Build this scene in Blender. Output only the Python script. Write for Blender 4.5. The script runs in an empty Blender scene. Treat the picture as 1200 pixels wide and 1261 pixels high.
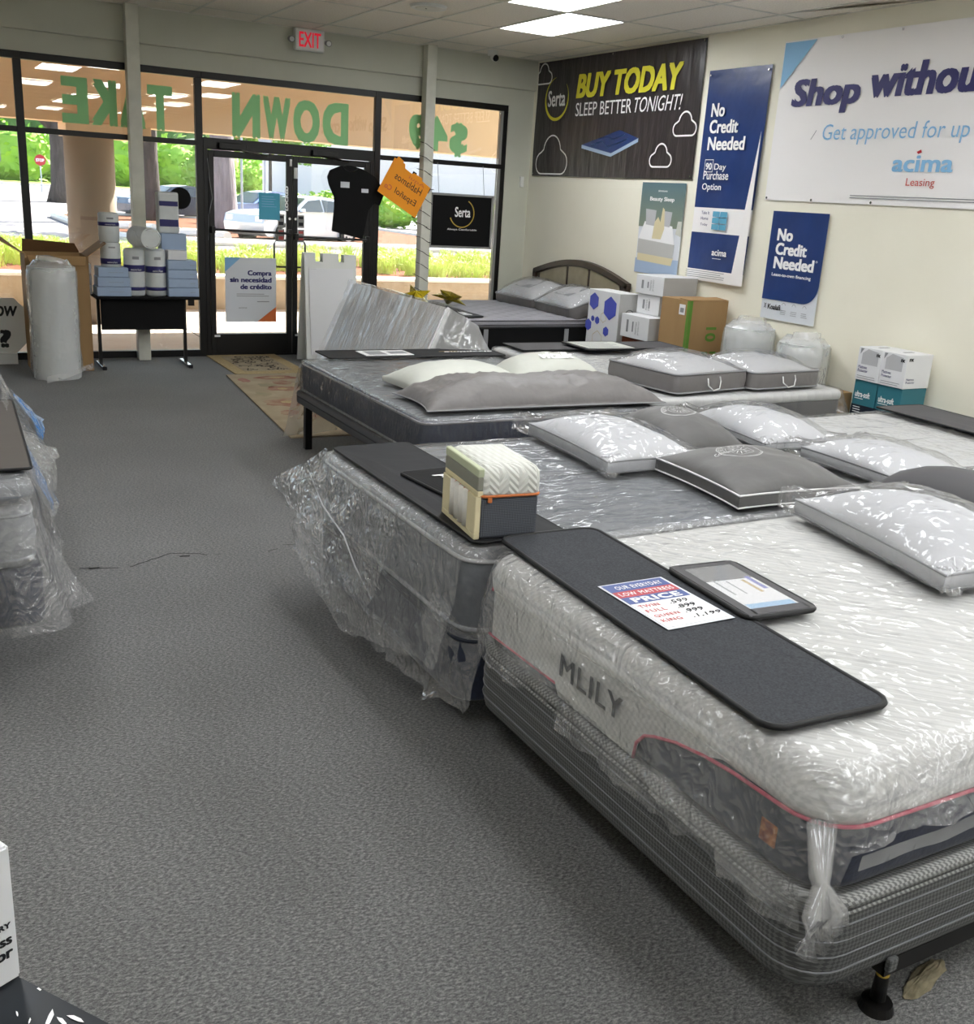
import bpy, bmesh, math, random
from mathutils import Vector, Matrix, noise as mn
random.seed(7)
PI = math.pi
C = bpy.context.scene.collection
SC = bpy.context.scene

# ------------------------------------------------------------------ camera
cam_d = bpy.data.cameras.new('camera'); cam = bpy.data.objects.new('camera', cam_d); C.objects.link(cam)
cam_d.sensor_fit = 'HORIZONTAL'; cam_d.sensor_width = 36.0; cam_d.lens = 36.0 * 1252.6 / 1200.0
cam_d.clip_start = .05; cam_d.clip_end = 900
YAW, PIT, ROL = .51738, .300155, .0622
_f = Vector((math.sin(YAW)*math.cos(PIT), math.cos(YAW)*math.cos(PIT), -math.sin(PIT)))
_r = Vector((math.cos(YAW), -math.sin(YAW), 0)); _u = _r.cross(_f)
_R = _r*math.cos(ROL) + _u*math.sin(ROL); _U = -_r*math.sin(ROL) + _u*math.cos(ROL)
cam.matrix_world = Matrix(((_R.x,_U.x,-_f.x,0),(_R.y,_U.y,-_f.y,0),(_R.z,_U.z,-_f.z,1.8),(0,0,0,1)))
SC.camera = cam

# ------------------------------------------------------------------ world, sun, exposure
w = bpy.data.worlds.new('sky'); SC.world = w; w.use_nodes = True
nt = w.node_tree; nt.nodes.clear()
wo = nt.nodes.new('ShaderNodeOutputWorld'); wb = nt.nodes.new('ShaderNodeBackground'); sk = nt.nodes.new('ShaderNodeTexSky')
sk.sky_type = 'HOSEK_WILKIE'; sk.turbidity = 7.0; sk.ground_albedo = .4; sk.sun_direction = Vector((.66,.40,.64)).normalized()
wb.inputs[1].default_value = 12.0
nt.links.new(sk.outputs[0], wb.inputs[0]); nt.links.new(wb.outputs[0], wo.inputs[0])
sd = bpy.data.lights.new('sun', 'SUN'); sd.energy = 26.0; sd.angle = .01; sd.color = (1,.96,.9)
so = bpy.data.objects.new('sun', sd); C.objects.link(so)
so.rotation_euler = Vector((.66,.40,.64)).to_track_quat('Z','Y').to_euler()
SC.view_settings.view_transform = 'Standard'; SC.view_settings.look = 'None'
SC.view_settings.exposure = 0.5; SC.view_settings.gamma = 1.0; SC.view_settings.use_curve_mapping = False
PANEL_STRENGTH = 12.0
cy = SC.cycles
cy.max_bounces = 10; cy.diffuse_bounces = 6; cy.glossy_bounces = 4; cy.transmission_bounces = 6; cy.transparent_max_bounces = 24
cy.sample_clamp_indirect = 6.0; cy.caustics_reflective = False; cy.caustics_refractive = False
cy.use_denoising = True

# ------------------------------------------------------------------ materials
def lin(c):
    if isinstance(c, str):
        v = [int(c[i:i+2],16)/255 for i in (0,2,4)]
        return tuple((x/12.92 if x <= .04045 else ((x+.055)/1.055)**2.4) for x in v)
    return tuple(c)
def node(t, k, **kw):
    n = t.nodes.new(k)
    for a, b in kw.items(): setattr(n, a, b)
    return n
def pm(name, col, rough=.6, spec=.4, metal=0, var=None, bump=None, sheen=0, emit=None, coat=0, stretch=(1,1,1)):
    """var=(scale, colour2, contrast) ; bump=(scale, strength, distance)"""
    m = bpy.data.materials.new(name); m.use_nodes = True; t = m.node_tree
    p = t.nodes['Principled BSDF']
    p.inputs['Base Color'].default_value = (*lin(col), 1); p.inputs['Roughness'].default_value = rough
    p.inputs['Specular IOR Level'].default_value = spec; p.inputs['Metallic'].default_value = metal
    p.inputs['Sheen Weight'].default_value = sheen; p.inputs['Coat Weight'].default_value = coat
    if var or bump:
        tc = node(t,'ShaderNodeTexCoord'); mp = node(t,'ShaderNodeMapping'); mp.inputs['Scale'].default_value = stretch
        t.links.new(tc.outputs['Object'], mp.inputs[0])
    if var:
        n = node(t,'ShaderNodeTexNoise'); n.inputs['Scale'].default_value = var[0]; n.inputs['Detail'].default_value = 4
        r = node(t,'ShaderNodeMapRange'); k = var[2]; r.inputs[1].default_value = .5-k; r.inputs[2].default_value = .5+k
        x = node(t,'ShaderNodeMix', data_type='RGBA')
        x.inputs[6].default_value = (*lin(col),1); x.inputs[7].default_value = (*lin(var[1]),1)
        t.links.new(mp.outputs[0], n.inputs[0]); t.links.new(n.outputs[0], r.inputs[0]); t.links.new(r.outputs[0], x.inputs[0])
        t.links.new(x.outputs[2], p.inputs['Base Color'])
    if bump:
        n2 = node(t,'ShaderNodeTexNoise'); n2.inputs['Scale'].default_value = bump[0]; n2.inputs['Detail'].default_value = 3
        b = node(t,'ShaderNodeBump'); b.inputs['Strength'].default_value = bump[1]; b.inputs['Distance'].default_value = bump[2]
        t.links.new(mp.outputs[0], n2.inputs[0]); t.links.new(n2.outputs[0], b.inputs['Height']); t.links.new(b.outputs[0], p.inputs['Normal'])
    if emit:
        p.inputs['Emission Color'].default_value = (*lin(emit[0]),1); p.inputs['Emission Strength'].default_value = emit[1]
    return m

def film(name, tint='ffffff', base=.06, haze=.5, scale=7.0, stretch=(1,1,1), strength=.55, rough=.13, gloss=.45):
    """clear polythene film: mostly see-through, milky along its creases, glossy"""
    m = bpy.data.materials.new(name); m.use_nodes = True; t = m.node_tree; t.nodes.clear()
    out = node(t,'ShaderNodeOutputMaterial'); tr = node(t,'ShaderNodeBsdfTransparent'); pr = node(t,'ShaderNodeBsdfPrincipled')
    pr.inputs['Base Color'].default_value = (*lin(tint),1); pr.inputs['Roughness'].default_value = rough
    pr.inputs['Specular IOR Level'].default_value = .3
    tc = node(t,'ShaderNodeTexCoord'); mp = node(t,'ShaderNodeMapping'); mp.inputs['Scale'].default_value = stretch
    t.links.new(tc.outputs['Object'], mp.inputs[0])
    n1 = node(t,'ShaderNodeTexNoise'); n1.noise_type = 'RIDGED_MULTIFRACTAL'; n1.inputs['Scale'].default_value = scale; n1.inputs['Detail'].default_value = 5
    n1.inputs['Distortion'].default_value = .6
    n2 = node(t,'ShaderNodeTexVoronoi'); n2.feature = 'F1'; n2.inputs['Scale'].default_value = scale*2.2
    n3 = node(t,'ShaderNodeTexNoise'); n3.inputs['Scale'].default_value = scale*.6; n3.inputs['Detail'].default_value = 3
    for n in (n1,n3): t.links.new(mp.outputs[0], n.inputs['Vector'])
    # voronoi facets are warped by the soft noise so creases are not regular
    ad = node(t,'ShaderNodeVectorMath', operation='ADD'); t.links.new(mp.outputs[0], ad.inputs[0]); t.links.new(n3.outputs['Color'], ad.inputs[1])
    t.links.new(ad.outputs[0], n2.inputs['Vector'])
    s = node(t,'ShaderNodeMath', operation='MULTIPLY_ADD'); s.inputs[1].default_value = .6
    t.links.new(n2.outputs['Distance'], s.inputs[0]); t.links.new(n1.outputs[0], s.inputs[2])
    b = node(t,'ShaderNodeBump'); b.inputs['Strength'].default_value = strength; b.inputs['Distance'].default_value = .02
    t.links.new(s.outputs[0], b.inputs['Height']); t.links.new(b.outputs[0], pr.inputs['Normal'])
    r = node(t,'ShaderNodeMapRange'); r.inputs[1].default_value = .9; r.inputs[2].default_value = 2.1; r.inputs[3].default_value = base; r.inputs[4].default_value = haze
    t.links.new(n1.outputs[0], r.inputs[0])
    gl = node(t,'ShaderNodeBsdfGlossy'); gl.inputs['Roughness'].default_value = rough; t.links.new(b.outputs[0], gl.inputs['Normal'])
    fr = node(t,'ShaderNodeLayerWeight'); fr.inputs[0].default_value = .22; t.links.new(b.outputs[0], fr.inputs['Normal'])
    cl = node(t,'ShaderNodeMapRange'); cl.inputs[1].default_value = 0; cl.inputs[2].default_value = 1; cl.inputs[3].default_value = .05; cl.inputs[4].default_value = gloss
    t.links.new(fr.outputs[0], cl.inputs[0])
    m1 = node(t,'ShaderNodeMixShader'); t.links.new(r.outputs[0], m1.inputs[0]); t.links.new(tr.outputs[0], m1.inputs[1]); t.links.new(pr.outputs[0], m1.inputs[2])
    ms = node(t,'ShaderNodeMixShader'); t.links.new(cl.outputs[0], ms.inputs[0]); t.links.new(m1.outputs[0], ms.inputs[1]); t.links.new(gl.outputs[0], ms.inputs[2])
    t.links.new(ms.outputs[0], out.inputs[0])
    return m

def glass_mat():
    m = bpy.data.materials.new('window_glass'); m.use_nodes = True; t = m.node_tree; t.nodes.clear()
    out = node(t,'ShaderNodeOutputMaterial'); tr = node(t,'ShaderNodeBsdfTransparent'); gl = node(t,'ShaderNodeBsdfGlossy')
    gl.inputs['Roughness'].default_value = 0.0; tr.inputs[0].default_value = (.93,.96,.95,1)
    fr = node(t,'ShaderNodeFresnel'); fr.inputs['IOR'].default_value = 1.5
    mu = node(t,'ShaderNodeMath', operation='MULTIPLY'); mu.inputs[1].default_value = 1.6; t.links.new(fr.outputs[0], mu.inputs[0])
    ms = node(t,'ShaderNodeMixShader'); t.links.new(mu.outputs[0], ms.inputs[0]); t.links.new(tr.outputs[0], ms.inputs[1]); t.links.new(gl.outputs[0], ms.inputs[2])
    t.links.new(ms.outputs[0], out.inputs[0]); return m
def pouch_mat():
    m = bpy.data.materials.new('clear_vinyl'); m.use_nodes = True; t = m.node_tree; t.nodes.clear()
    out = node(t,'ShaderNodeOutputMaterial'); tr = node(t,'ShaderNodeBsdfTransparent'); gl = node(t,'ShaderNodeBsdfPrincipled')
    gl.inputs['Roughness'].default_value = .08; gl.inputs['Base Color'].default_value = (.6,.6,.6,1)
    ms = node(t,'ShaderNodeMixShader'); ms.inputs[0].default_value = .22; t.links.new(tr.outputs[0], ms.inputs[1]); t.links.new(gl.outputs[0], ms.inputs[2])
    t.links.new(ms.outputs[0], out.inputs[0]); return m

def carpet_mat():
    m = bpy.data.materials.new('carpet'); m.use_nodes = True; t = m.node_tree; p = t.nodes['Principled BSDF']
    tc = node(t,'ShaderNodeTexCoord'); mp = node(t,'ShaderNodeMapping'); mp.inputs['Scale'].default_value = (1,1.9,1); mp.inputs['Rotation'].default_value = (0,0,.5)
    t.links.new(tc.outputs['Object'], mp.inputs[0])
    n1 = node(t,'ShaderNodeTexNoise'); n1.inputs['Scale'].default_value = 75; n1.inputs['Detail'].default_value = 6; n1.inputs['Roughness'].default_value = .85
    n2 = node(t,'ShaderNodeTexNoise'); n2.inputs['Scale'].default_value = 1.1; n2.inputs['Detail'].default_value = 4
    t.links.new(mp.outputs[0], n1.inputs[0]); t.links.new(tc.outputs['Object'], n2.inputs[0])
    cr = node(t,'ShaderNodeValToRGB'); e = cr.color_ramp.elements
    e[0].position = .38; e[0].color = (.045,.045,.044,1); e[1].position = .62; e[1].color = (.28,.277,.265,1)
    k = cr.color_ramp.elements.new(.5); k.color = (.125,.126,.124,1)
    t.links.new(n1.outputs[0], cr.inputs[0])
    r = node(t,'ShaderNodeMapRange'); r.inputs[1].default_value = .3; r.inputs[2].default_value = .7; r.inputs[3].default_value = .86; r.inputs[4].default_value = 1.1
    t.links.new(n2.outputs[0], r.inputs[0])
    x = node(t,'ShaderNodeMix', data_type='RGBA', blend_type='MULTIPLY'); x.inputs[0].default_value = 1
    t.links.new(cr.outputs[0], x.inputs[6]); t.links.new(r.outputs[0], x.inputs[7]); t.links.new(x.outputs[2], p.inputs['Base Color'])
    b = node(t,'ShaderNodeBump'); b.inputs['Strength'].default_value = .4; b.inputs['Distance'].default_value = .004
    t.links.new(n1.outputs[0], b.inputs['Height']); t.links.new(b.outputs[0], p.inputs['Normal'])
    p.inputs['Roughness'].default_value = .95; p.inputs['Specular IOR Level'].default_value = .15; p.inputs['Sheen Weight'].default_value = .15
    return m

def weave_mat(name, c1, c2, scale=120, rough=.8, bump=.3, rot=PI/4):
    """woven/knitted cloth: fine diamond checker modulated by noise"""
    m = bpy.data.materials.new(name); m.use_nodes = True; t = m.node_tree; p = t.nodes['Principled BSDF']
    tc = node(t,'ShaderNodeTexCoord'); sx = node(t,'ShaderNodeSeparateXYZ'); t.links.new(tc.outputs['Object'], sx.inputs[0])
    a = node(t,'ShaderNodeMath', operation='ADD'); t.links.new(sx.outputs[0], a.inputs[0]); t.links.new(sx.outputs[1], a.inputs[1])
    cb = node(t,'ShaderNodeCombineXYZ'); t.links.new(a.outputs[0], cb.inputs[0]); t.links.new(sx.outputs[2], cb.inputs[1])
    mp = node(t,'ShaderNodeMapping'); mp.inputs['Rotation'].default_value = (0,0,rot); mp.inputs['Scale'].default_value = (scale,scale,1)
    t.links.new(cb.outputs[0], mp.inputs[0])
    ck = node(t,'ShaderNodeTexChecker'); ck.inputs['Scale'].default_value = 1
    ck.inputs[1].default_value = (*lin(c1),1); ck.inputs[2].default_value = (*lin(c2),1)
    t.links.new(mp.outputs[0], ck.inputs[0]); t.links.new(ck.outputs[0], p.inputs['Base Color'])
    b = node(t,'ShaderNodeBump'); b.inputs['Strength'].default_value = bump; b.inputs['Distance'].default_value = .003
    t.links.new(ck.outputs[1], b.inputs['Height']); t.links.new(b.outputs[0], p.inputs['Normal'])
    p.inputs['Roughness'].default_value = rough; return m

def quilt_mat(name, col, scale=9.0, depth=.012, rough=.75, kind='diamond'):
    m = bpy.data.materials.new(name); m.use_nodes = True; t = m.node_tree; p = t.nodes['Principled BSDF']
    p.inputs['Base Color'].default_value = (*lin(col),1); p.inputs['Roughness'].default_value = rough
    tc = node(t,'ShaderNodeTexCoord')
    if kind == 'chevron':
        sx = node(t,'ShaderNodeSeparateXYZ'); t.links.new(tc.outputs['Object'], sx.inputs[0])
        a = node(t,'ShaderNodeMath', operation='PINGPONG'); a.inputs[1].default_value = .035
        sm = node(t,'ShaderNodeMath', operation='ADD'); t.links.new(sx.outputs[0], sm.inputs[0]); t.links.new(sx.outputs[1], sm.inputs[1])
        t.links.new(sm.outputs[0], a.inputs[0])
        s1 = node(t,'ShaderNodeMath', operation='SUBTRACT'); t.links.new(sx.outputs[1], s1.inputs[0]); t.links.new(sx.outputs[2], s1.inputs[1])
        s2 = node(t,'ShaderNodeMath', operation='ADD'); t.links.new(s1.outputs[0], s2.inputs[0]); t.links.new(a.outputs[0], s2.inputs[1])
        pp = node(t,'ShaderNodeMath', operation='PINGPONG'); pp.inputs[1].default_value = scale
        t.links.new(s2.outputs[0], pp.inputs[0]); hs = pp.outputs[0]; mul = 1/scale
    else:
        v = node(t,'ShaderNodeTexVoronoi'); v.inputs['Scale'].default_value = scale; v.inputs['Randomness'].default_value = .15 if kind=='diamond' else 1
        t.links.new(tc.outputs['Object'], v.inputs['Vector']); hs = v.outputs['Distance']; mul = -1
    mu = node(t,'ShaderNodeMath', operation='MULTIPLY'); mu.inputs[1].default_value = mul; t.links.new(hs, mu.inputs[0])
    b = node(t,'ShaderNodeBump'); b.inputs['Strength'].default_value = .7; b.inputs['Distance'].default_value = depth
    t.links.new(mu.outputs[0], b.inputs['Height']); t.links.new(b.outputs[0], p.inputs['Normal']); return m

def gradient_mat(name, stops, axis=2, rough=.5):
    m = bpy.data.materials.new(name); m.use_nodes = True; t = m.node_tree; p = t.nodes['Principled BSDF']
    tc = node(t,'ShaderNodeTexCoord'); sx = node(t,'ShaderNodeSeparateXYZ'); t.links.new(tc.outputs['Generated'], sx.inputs[0])
    cr = node(t,'ShaderNodeValToRGB')
    while len(cr.color_ramp.elements) < len(stops): cr.color_ramp.elements.new(.5)
    for e, (q, c) in zip(cr.color_ramp.elements, stops): e.position = q; e.color = (*lin(c),1)
    t.links.new(sx.outputs[axis], cr.inputs[0]); t.links.new(cr.outputs[0], p.inputs['Base Color']); p.inputs['Roughness'].default_value = rough
    return m

M = {
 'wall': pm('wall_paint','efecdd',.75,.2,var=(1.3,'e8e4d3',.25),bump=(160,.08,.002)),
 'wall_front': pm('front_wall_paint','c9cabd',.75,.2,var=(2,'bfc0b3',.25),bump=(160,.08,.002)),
 'post': pm('post_paint','d8d8cc',.5,.3,var=(8,'cbcbbf',.2)),
 'carpet': carpet_mat(),
 'seam': pm('seam_dark','2a2a29',.95),
 'tile': pm('ceiling_tile','f3ede2',.9,.1,var=(70,'e9e2d6',.12),bump=(140,.25,.002)),
 'tbar': pm('tbar_white','d9d7ce',.5,.3),
 'black_metal': pm('black_aluminium','0e0c0b',.4,.4),
 'black': pm('black_matte','0d0d0e',.75,.2),
 'glass': glass_mat(),
 'panel': pm('light_diffuser','ffffff',.5,emit=('fbfdff',PANEL_STRENGTH)),
 'white_metal': pm('white_enamel','e6e6e2',.4,.4),
 'white_plastic': pm('white_plastic','dcdedb',.45,.4),
 'grey_plastic': pm('grey_plastic','8f8f8c',.5),
 'red': pm('sign_red','e0203a',.5,emit=('ff2040',.25)),
 'green_paint': pm('green_window_paint','a0dc9d',.7,.1),
 'white_ink': pm('white_ink','f1f1f1',.5),
 'navy_ink': pm('navy_ink','2b2a66',.5),
 'sky_ink': pm('sky_ink','86b9e0',.5),
 'teal_ink': pm('teal_ink','5b9fbd',.5),
 'yellow_ink': pm('yellow_ink','d6cf3a',.5),
 'gold_ink': pm('gold_ink','b79a3f',.45),
 'red_ink': pm('red_ink','c65a56',.5),
 'grey_ink': pm('grey_ink','8d8f92',.6),
 'black_ink': pm('black_ink','1b1b20',.6),
 'orange_ink': pm('orange_ink','d9703a',.5),
 'blue_flyer': pm('blue_flyer','4fa8c4',.6),
 'orange_card': pm('orange_card','f39a1f',.7,emit=None),
 'banner_black': pm('banner_vinyl_black','2b2729',.32,.5,var=(2.5,'3a3436',.3),bump=(3.5,.35,.05),stretch=(1,2.4,.6)),
 'banner_white': pm('banner_vinyl_white','eeecec',.4,.4,bump=(2.5,.12,.03)),
 'banner_blue': pm('banner_vinyl_blue','1d3263',.28,.5,var=(3,'24407c',.3),bump=(3,.25,.04)),
 'paper': pm('paper','e9e9ea',.7),
 'poster_white': pm('poster_white','d6dae0',.5),
 'cardboard': pm('cardboard','a98a63',.8,.2,var=(5,'9c7d57',.3),stretch=(1,1,.2)),
 'cardboard_in': pm('cardboard_inside','6e5138',.9,.1),
 'green_print': pm('green_print','5f8a35',.8),
 'white_box': pm('white_carton','dfe0e2',.55,.3),
 'grey_box': pm('grey_carton','b4b4b2',.6,.3),
 'pale_blue_box': pm('pale_blue_carton','9fb2cc',.6,.3),
 'teal_box': pm('teal_carton','2f6f7c',.5),
 'navy_box': pm('navy_carton','111a2a',.5),
 'blue_hex': pm('blue_hexagon','4a55b8',.5),
 'rust_box': pm('rust_carton','8a4522',.6,var=(12,'6e3417',.2)),
 'foam_white': pm('white_foam','d7dbdb',.6,.3,var=(9,'c9cece',.2),bump=(14,.3,.01)),
 'navy_fabric': pm('navy_fabric','1a2030',.7,.3,sheen=.2,var=(60,'232b3f',.2),bump=(90,.3,.003)),
 'dark_side': pm('dark_mattress_border','1d2436',.7,.3,var=(30,'283046',.2),bump=(60,.3,.003),stretch=(2,2,.3)),
 'grey_knit': pm('grey_knit','9a9ca0',.8,.2,var=(60,'8a8c90',.2),bump=(70,.3,.004)),
 'grey_top': pm('grey_mattress_top','73767a',.7,.3,var=(30,'676a6f',.2),bump=(24,.4,.01)),
 'white_quilt': quilt_mat('white_quilted_top','c3c4c4',13,.02),
 'white_knit': weave_mat('white_knit_top','cbcbc8','bebebb',80,.75,.8,.35),
 'chevron': quilt_mat('white_chevron_top','cfd0c9',.012,.005,kind='chevron'),
 'white_fabric': pm('white_pillow_fabric','b6b7ba',.7,.3,bump=(30,.3,.006)),
 'ivory_fabric': pm('ivory_pillow_fabric','c3c5bd',.7,.3,bump=(8,.3,.02)),
 'grey_fabric': pm('grey_pillow_fabric','555453',.6,.3,sheen=.15,bump=(8,.25,.02),var=(6,'5e5d5c',.3)),
 'grey_fabric_light': pm('taupe_grey_fabric','6f6c6b',.5,.3,bump=(6,.5,.03),var=(5,'777473',.3)),
 'piping_white': pm('white_piping','dedede',.6),
 'piping_grey': pm('grey_piping','8c8d8f',.6),
 'pink': pm('pink_piping','c7546a',.5),
 'mat_grey': pm('heather_grey_mat','303235',.85,.2,var=(180,'414347',.18),bump=(200,.3,.002)),
 'mat_dark': pm('charcoal_mat','1d1e21',.7,.3,bump=(6,.15,.02)),
 'mat_brown': pm('taupe_mat','58534f',.75,.2,bump=(6,.15,.02)),
 'mat_plain': pm('slate_mat','4f4e50',.7,.3,bump=(4,.15,.02)),
 'binding': pm('black_binding','0b0b0d',.6),
 'boxspring': weave_mat('box_spring_cloth','454646','626362',120,.75,.5),
 'boxtape': weave_mat('box_spring_tape','6c6d6c','a3a4a2',130,.7,.6,0),
 'stitch': pm('light_stitching','74767a',.7),
 'tufted': pm('tufted_grey_top','8f8e92',.8,.2,var=(40,'94939a',.2),bump=(50,.3,.003)),
 'dark_wood': pm('dark_wood','2a1e18',.4,.4,var=(6,'3a2a20',.2),stretch=(6,.6,6)),
 'pale_wood': pm('ash_panel','9b927c',.5,.3,var=(6,'8a806a',.2)),
 'heather': weave_mat('heather_side_cloth','30333a','5a5e66',230,.85,.4),
 'foam_cream': pm('cream_foam','d3c8a4',.8,.2,bump=(120,.2,.002)),
 'foam_green': pm('pale_green_foam','b9bfa2',.8,.2),
 'foam_grey': pm('grey_foam','85857a',.8,.2),
 'coil': pm('pocket_coil_cloth','d9d6cf',.6,.3,bump=(20,.5,.01)),
 'orange_zip': pm('orange_cord','c2703a',.6),
 'gold_foil': pm('gold_foil','b9a417',.25,.6,metal=.7,bump=(10,.5,.02)),
 'concrete': pm('concrete_walk','b9aba0',.85,.1,var=(3,'a99b90',.3)),
 'curb_wall': pm('tan_stucco','b8a68e',.9,.1,var=(9,'a8947a',.25)),
 'curb_cap': pm('pale_cap','e6ddd0',.8),
 'tan_stucco': pm('tan_beam_stucco','dcc2a4',.9,.1,var=(1,'d6ba9a',.3)),
 'col_stucco': pm('taupe_column_stucco','877a6e',.9,.1,var=(3,'7d7064',.3)),
 'asphalt': pm('asphalt','8d8587',.9,.1,var=(1.2,'7d7578',.3)),
 'mulch': pm('pine_mulch','7a4a35',.95,.1,var=(12,'5a3a2a',.2)),
 'lawn': pm('lawn','77883a',.95,.1,var=(2,'9aa552',.3)),
 'blade': pm('liriope_leaf','a3bb5c',.7,.2,var=(3,'cbd38c',.3)),
 'bark': pm('bark','5d5350',.95,.1,var=(7,'3e3836',.2),bump=(8,1,.08),stretch=(1,1,.2)),
 'bark_pale': pm('pale_bark','8e8185',.95,.1,var=(7,'6e6467',.2),bump=(8,1,.08),stretch=(1,1,.2)),
 'leaf': pm('tree_leaf','6f9a3a',.7,.2,var=(.6,'9cbb4c',.3)),
 'leaf_dark': pm('dark_tree_leaf','43633a',.8,.2,var=(.2,'5d7f44',.3)),
 'car_silver': pm('silver_car_paint','c4c6cc',.25,.6,metal=.3,coat=.5),
 'car_dark': pm('dark_car_paint','39404f',.25,.6,metal=.3,coat=.5),
 'car_blue': pm('blue_car_paint','6b7fae',.25,.6,metal=.3,coat=.5),
 'car_glass': pm('car_glass','20262e',.1,.8),
 'rubber': pm('tyre_rubber','17181a',.8),
 'hub': pm('alloy_wheel','b5b6ba',.35,.6,metal=.7),
 'bldg_white': pm('white_render','e8dfd6',.9,.1),
 'bldg_pink': pm('pale_pink_render','dfc3bd',.9,.1),
 'stop_red': pm('stop_sign_red','b52030',.5),
 'pole': pm('galvanised_pole','aab0b8',.5,.4,metal=.3),
 'rug_tan': pm('tan_doormat','b5a27c',.95,.1,var=(50,'a08c66',.2)),
 'rug_black': pm('black_rug_pile','2a2622',.95,.1),
 'rug_cream': pm('cream_rug_pile','a99c84',.95,.1,var=(5,'968872',.2)),
 'rug_red': pm('dusty_red_rug_pile','8a5a4e',.95,.1,var=(7,'a39079',.2)),
 'rug_pink': pm('rose_rug_pile','96525a',.95,.1,var=(9,'a39079',.25)),
 'rug_green': pm('olive_rug_pile','8d8670',.95,.1,var=(6,'a09478',.2)),
 'gloss_black': pm('gloss_black_laminate','1c2024',.38,.4,var=(20,'20252b',.2)),
 'chrome': pm('chrome','bbbbbb',.2,.6,metal=1),
 'cable': pm('dark_cable','2b2620',.6),
 'debris': pm('torn_backing','8f8770',.95,.1,var=(30,'6e6753',.2)),
 'vinyl': pouch_mat(),
 'print_blue': pm('dull_print_blue','48598f',.5), 'print_red': pm('dull_print_red','b2454c',.5),
 'leather_tag': pm('tan_tag','b8743c',.5,var=(40,'7a3a1c',.1)),
 'film': film('clear_film',base=.05,haze=.35,scale=4.5,strength=.8),
 'film_side': film('crinkled_film',base=.16,haze=.5,scale=3.6,strength=.7,stretch=(1,1,.7),rough=.16),
 'film_crinkle': film('heavily_crinkled_film',base=.12,haze=.6,scale=7,strength=1.0,rough=.18,stretch=(1,1,.8)),
 'film_pleat': film('pleated_film',base=.22,haze=.7,scale=2.4,stretch=(.5,5,.5),strength=1.0,gloss=.30,rough=.22),
 'film_tight': film('stretched_film',base=.04,haze=.55,scale=4,stretch=(3,3,.3),strength=1.0,gloss=.8),
 'film_streak': film('streaked_film',base=.04,haze=.35,scale=3.4,stretch=(.7,2.2,1),strength=1.0),
 'film_white': film('milky_film',base=.28,haze=.6,scale=4,strength=.6),
 'film_blue': film('blue_tinted_film',tint='5fa2e8',base=.6,haze=.9,scale=6),
}

# ------------------------------------------------------------------ object helpers
def tag(o, label=None, cat=None, group=None, kind=None):
    if label: o['label'] = label
    if cat: o['category'] = cat
    if group: o['group'] = group
    if kind: o['kind'] = kind
    return o
def thing(name, label, cat, loc=(0,0,0), rz=0, group=None):
    o = bpy.data.objects.new(name, None); o.empty_display_size = .1; C.objects.link(o)
    o.matrix_world = Matrix.Translation(loc) @ Matrix.Rotation(rz,4,'Z')
    return tag(o, label, cat, group)
def wmat(o):
    m = o.matrix_basis.copy()
    while o.parent: o = o.parent; m = o.matrix_basis @ m
    return m
def link(name, me, parent=None, loc=None):
    o = bpy.data.objects.new(name, me); C.objects.link(o)
    if parent: o.parent = parent
    if loc is not None: o.location = loc
    return o
def mesh_from(bm, name, mat, smooth=False):
    me = bpy.data.meshes.new(name); bm.normal_update(); bm.to_mesh(me); bm.free()
    mats = mat if isinstance(mat,(list,tuple)) else [mat]
    for k in mats: me.materials.append(M[k] if isinstance(k,str) else k)
    if smooth: me.polygons.foreach_set('use_smooth',[True]*len(me.polygons))
    return me
def part(name, bm, mat, parent, smooth=False, local=False, label=None, kind=None):
    """bm given in world coordinates (or the parent's when local); becomes a child of parent"""
    if not local: bm.transform(wmat(parent).inverted())
    me = mesh_from(bm, name, mat, smooth)
    o = link(name, me, parent)
    if smooth == 'auto': pass
    return tag(o, label, None, None, kind)
def solo(name, bm, mat, label, cat, group=None, kind=None, smooth=False):
    """one-mesh top-level thing from world-space bm; its origin goes to the base centre"""
    xs=[v.co.x for v in bm.verts]; ys=[v.co.y for v in bm.verts]; zs=[v.co.z for v in bm.verts]
    c = Vector(((min(xs)+max(xs))/2,(min(ys)+max(ys))/2,min(zs)))
    bm.transform(Matrix.Translation(-c))
    o = link(name, mesh_from(bm,name,mat,smooth), None, c)
    return tag(o, label, cat, group, kind)
def struct(name, bm, mat, smooth=False):
    o = link(name, mesh_from(bm,name,mat,smooth)); o['kind'] = 'structure'; return o

def box(x0,x1,y0,y1,z0,z1,bev=0,bm=None,seg=2):
    b = bmesh.new()
    bmesh.ops.create_cube(b, size=1)
    b.transform(Matrix.Translation(((x0+x1)/2,(y0+y1)/2,(z0+z1)/2)) @ Matrix.Diagonal((x1-x0,y1-y0,z1-z0,1)))
    if bev: bmesh.ops.bevel(b, geom=list(b.edges), offset=bev, segments=seg, affect='EDGES', profile=.5)
    return join(bm,b)
def join(bm, b):
    if bm is None: return b
    me = bpy.data.meshes.new('tmp'); b.to_mesh(me); b.free(); bm.from_mesh(me); bpy.data.meshes.remove(me); return bm
def cyl(p0, p1, r0, r1=None, n=16, bm=None, caps=True):
    r1 = r0 if r1 is None else r1
    p0=Vector(p0); p1=Vector(p1); d=p1-p0
    b = bmesh.new(); bmesh.ops.create_cone(b, cap_ends=caps, segments=n, radius1=r0, radius2=r1, depth=d.length)
    b.transform(Matrix.Translation((p0+p1)/2) @ d.to_track_quat('Z','Y').to_matrix().to_4x4())
    return join(bm,b)
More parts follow.
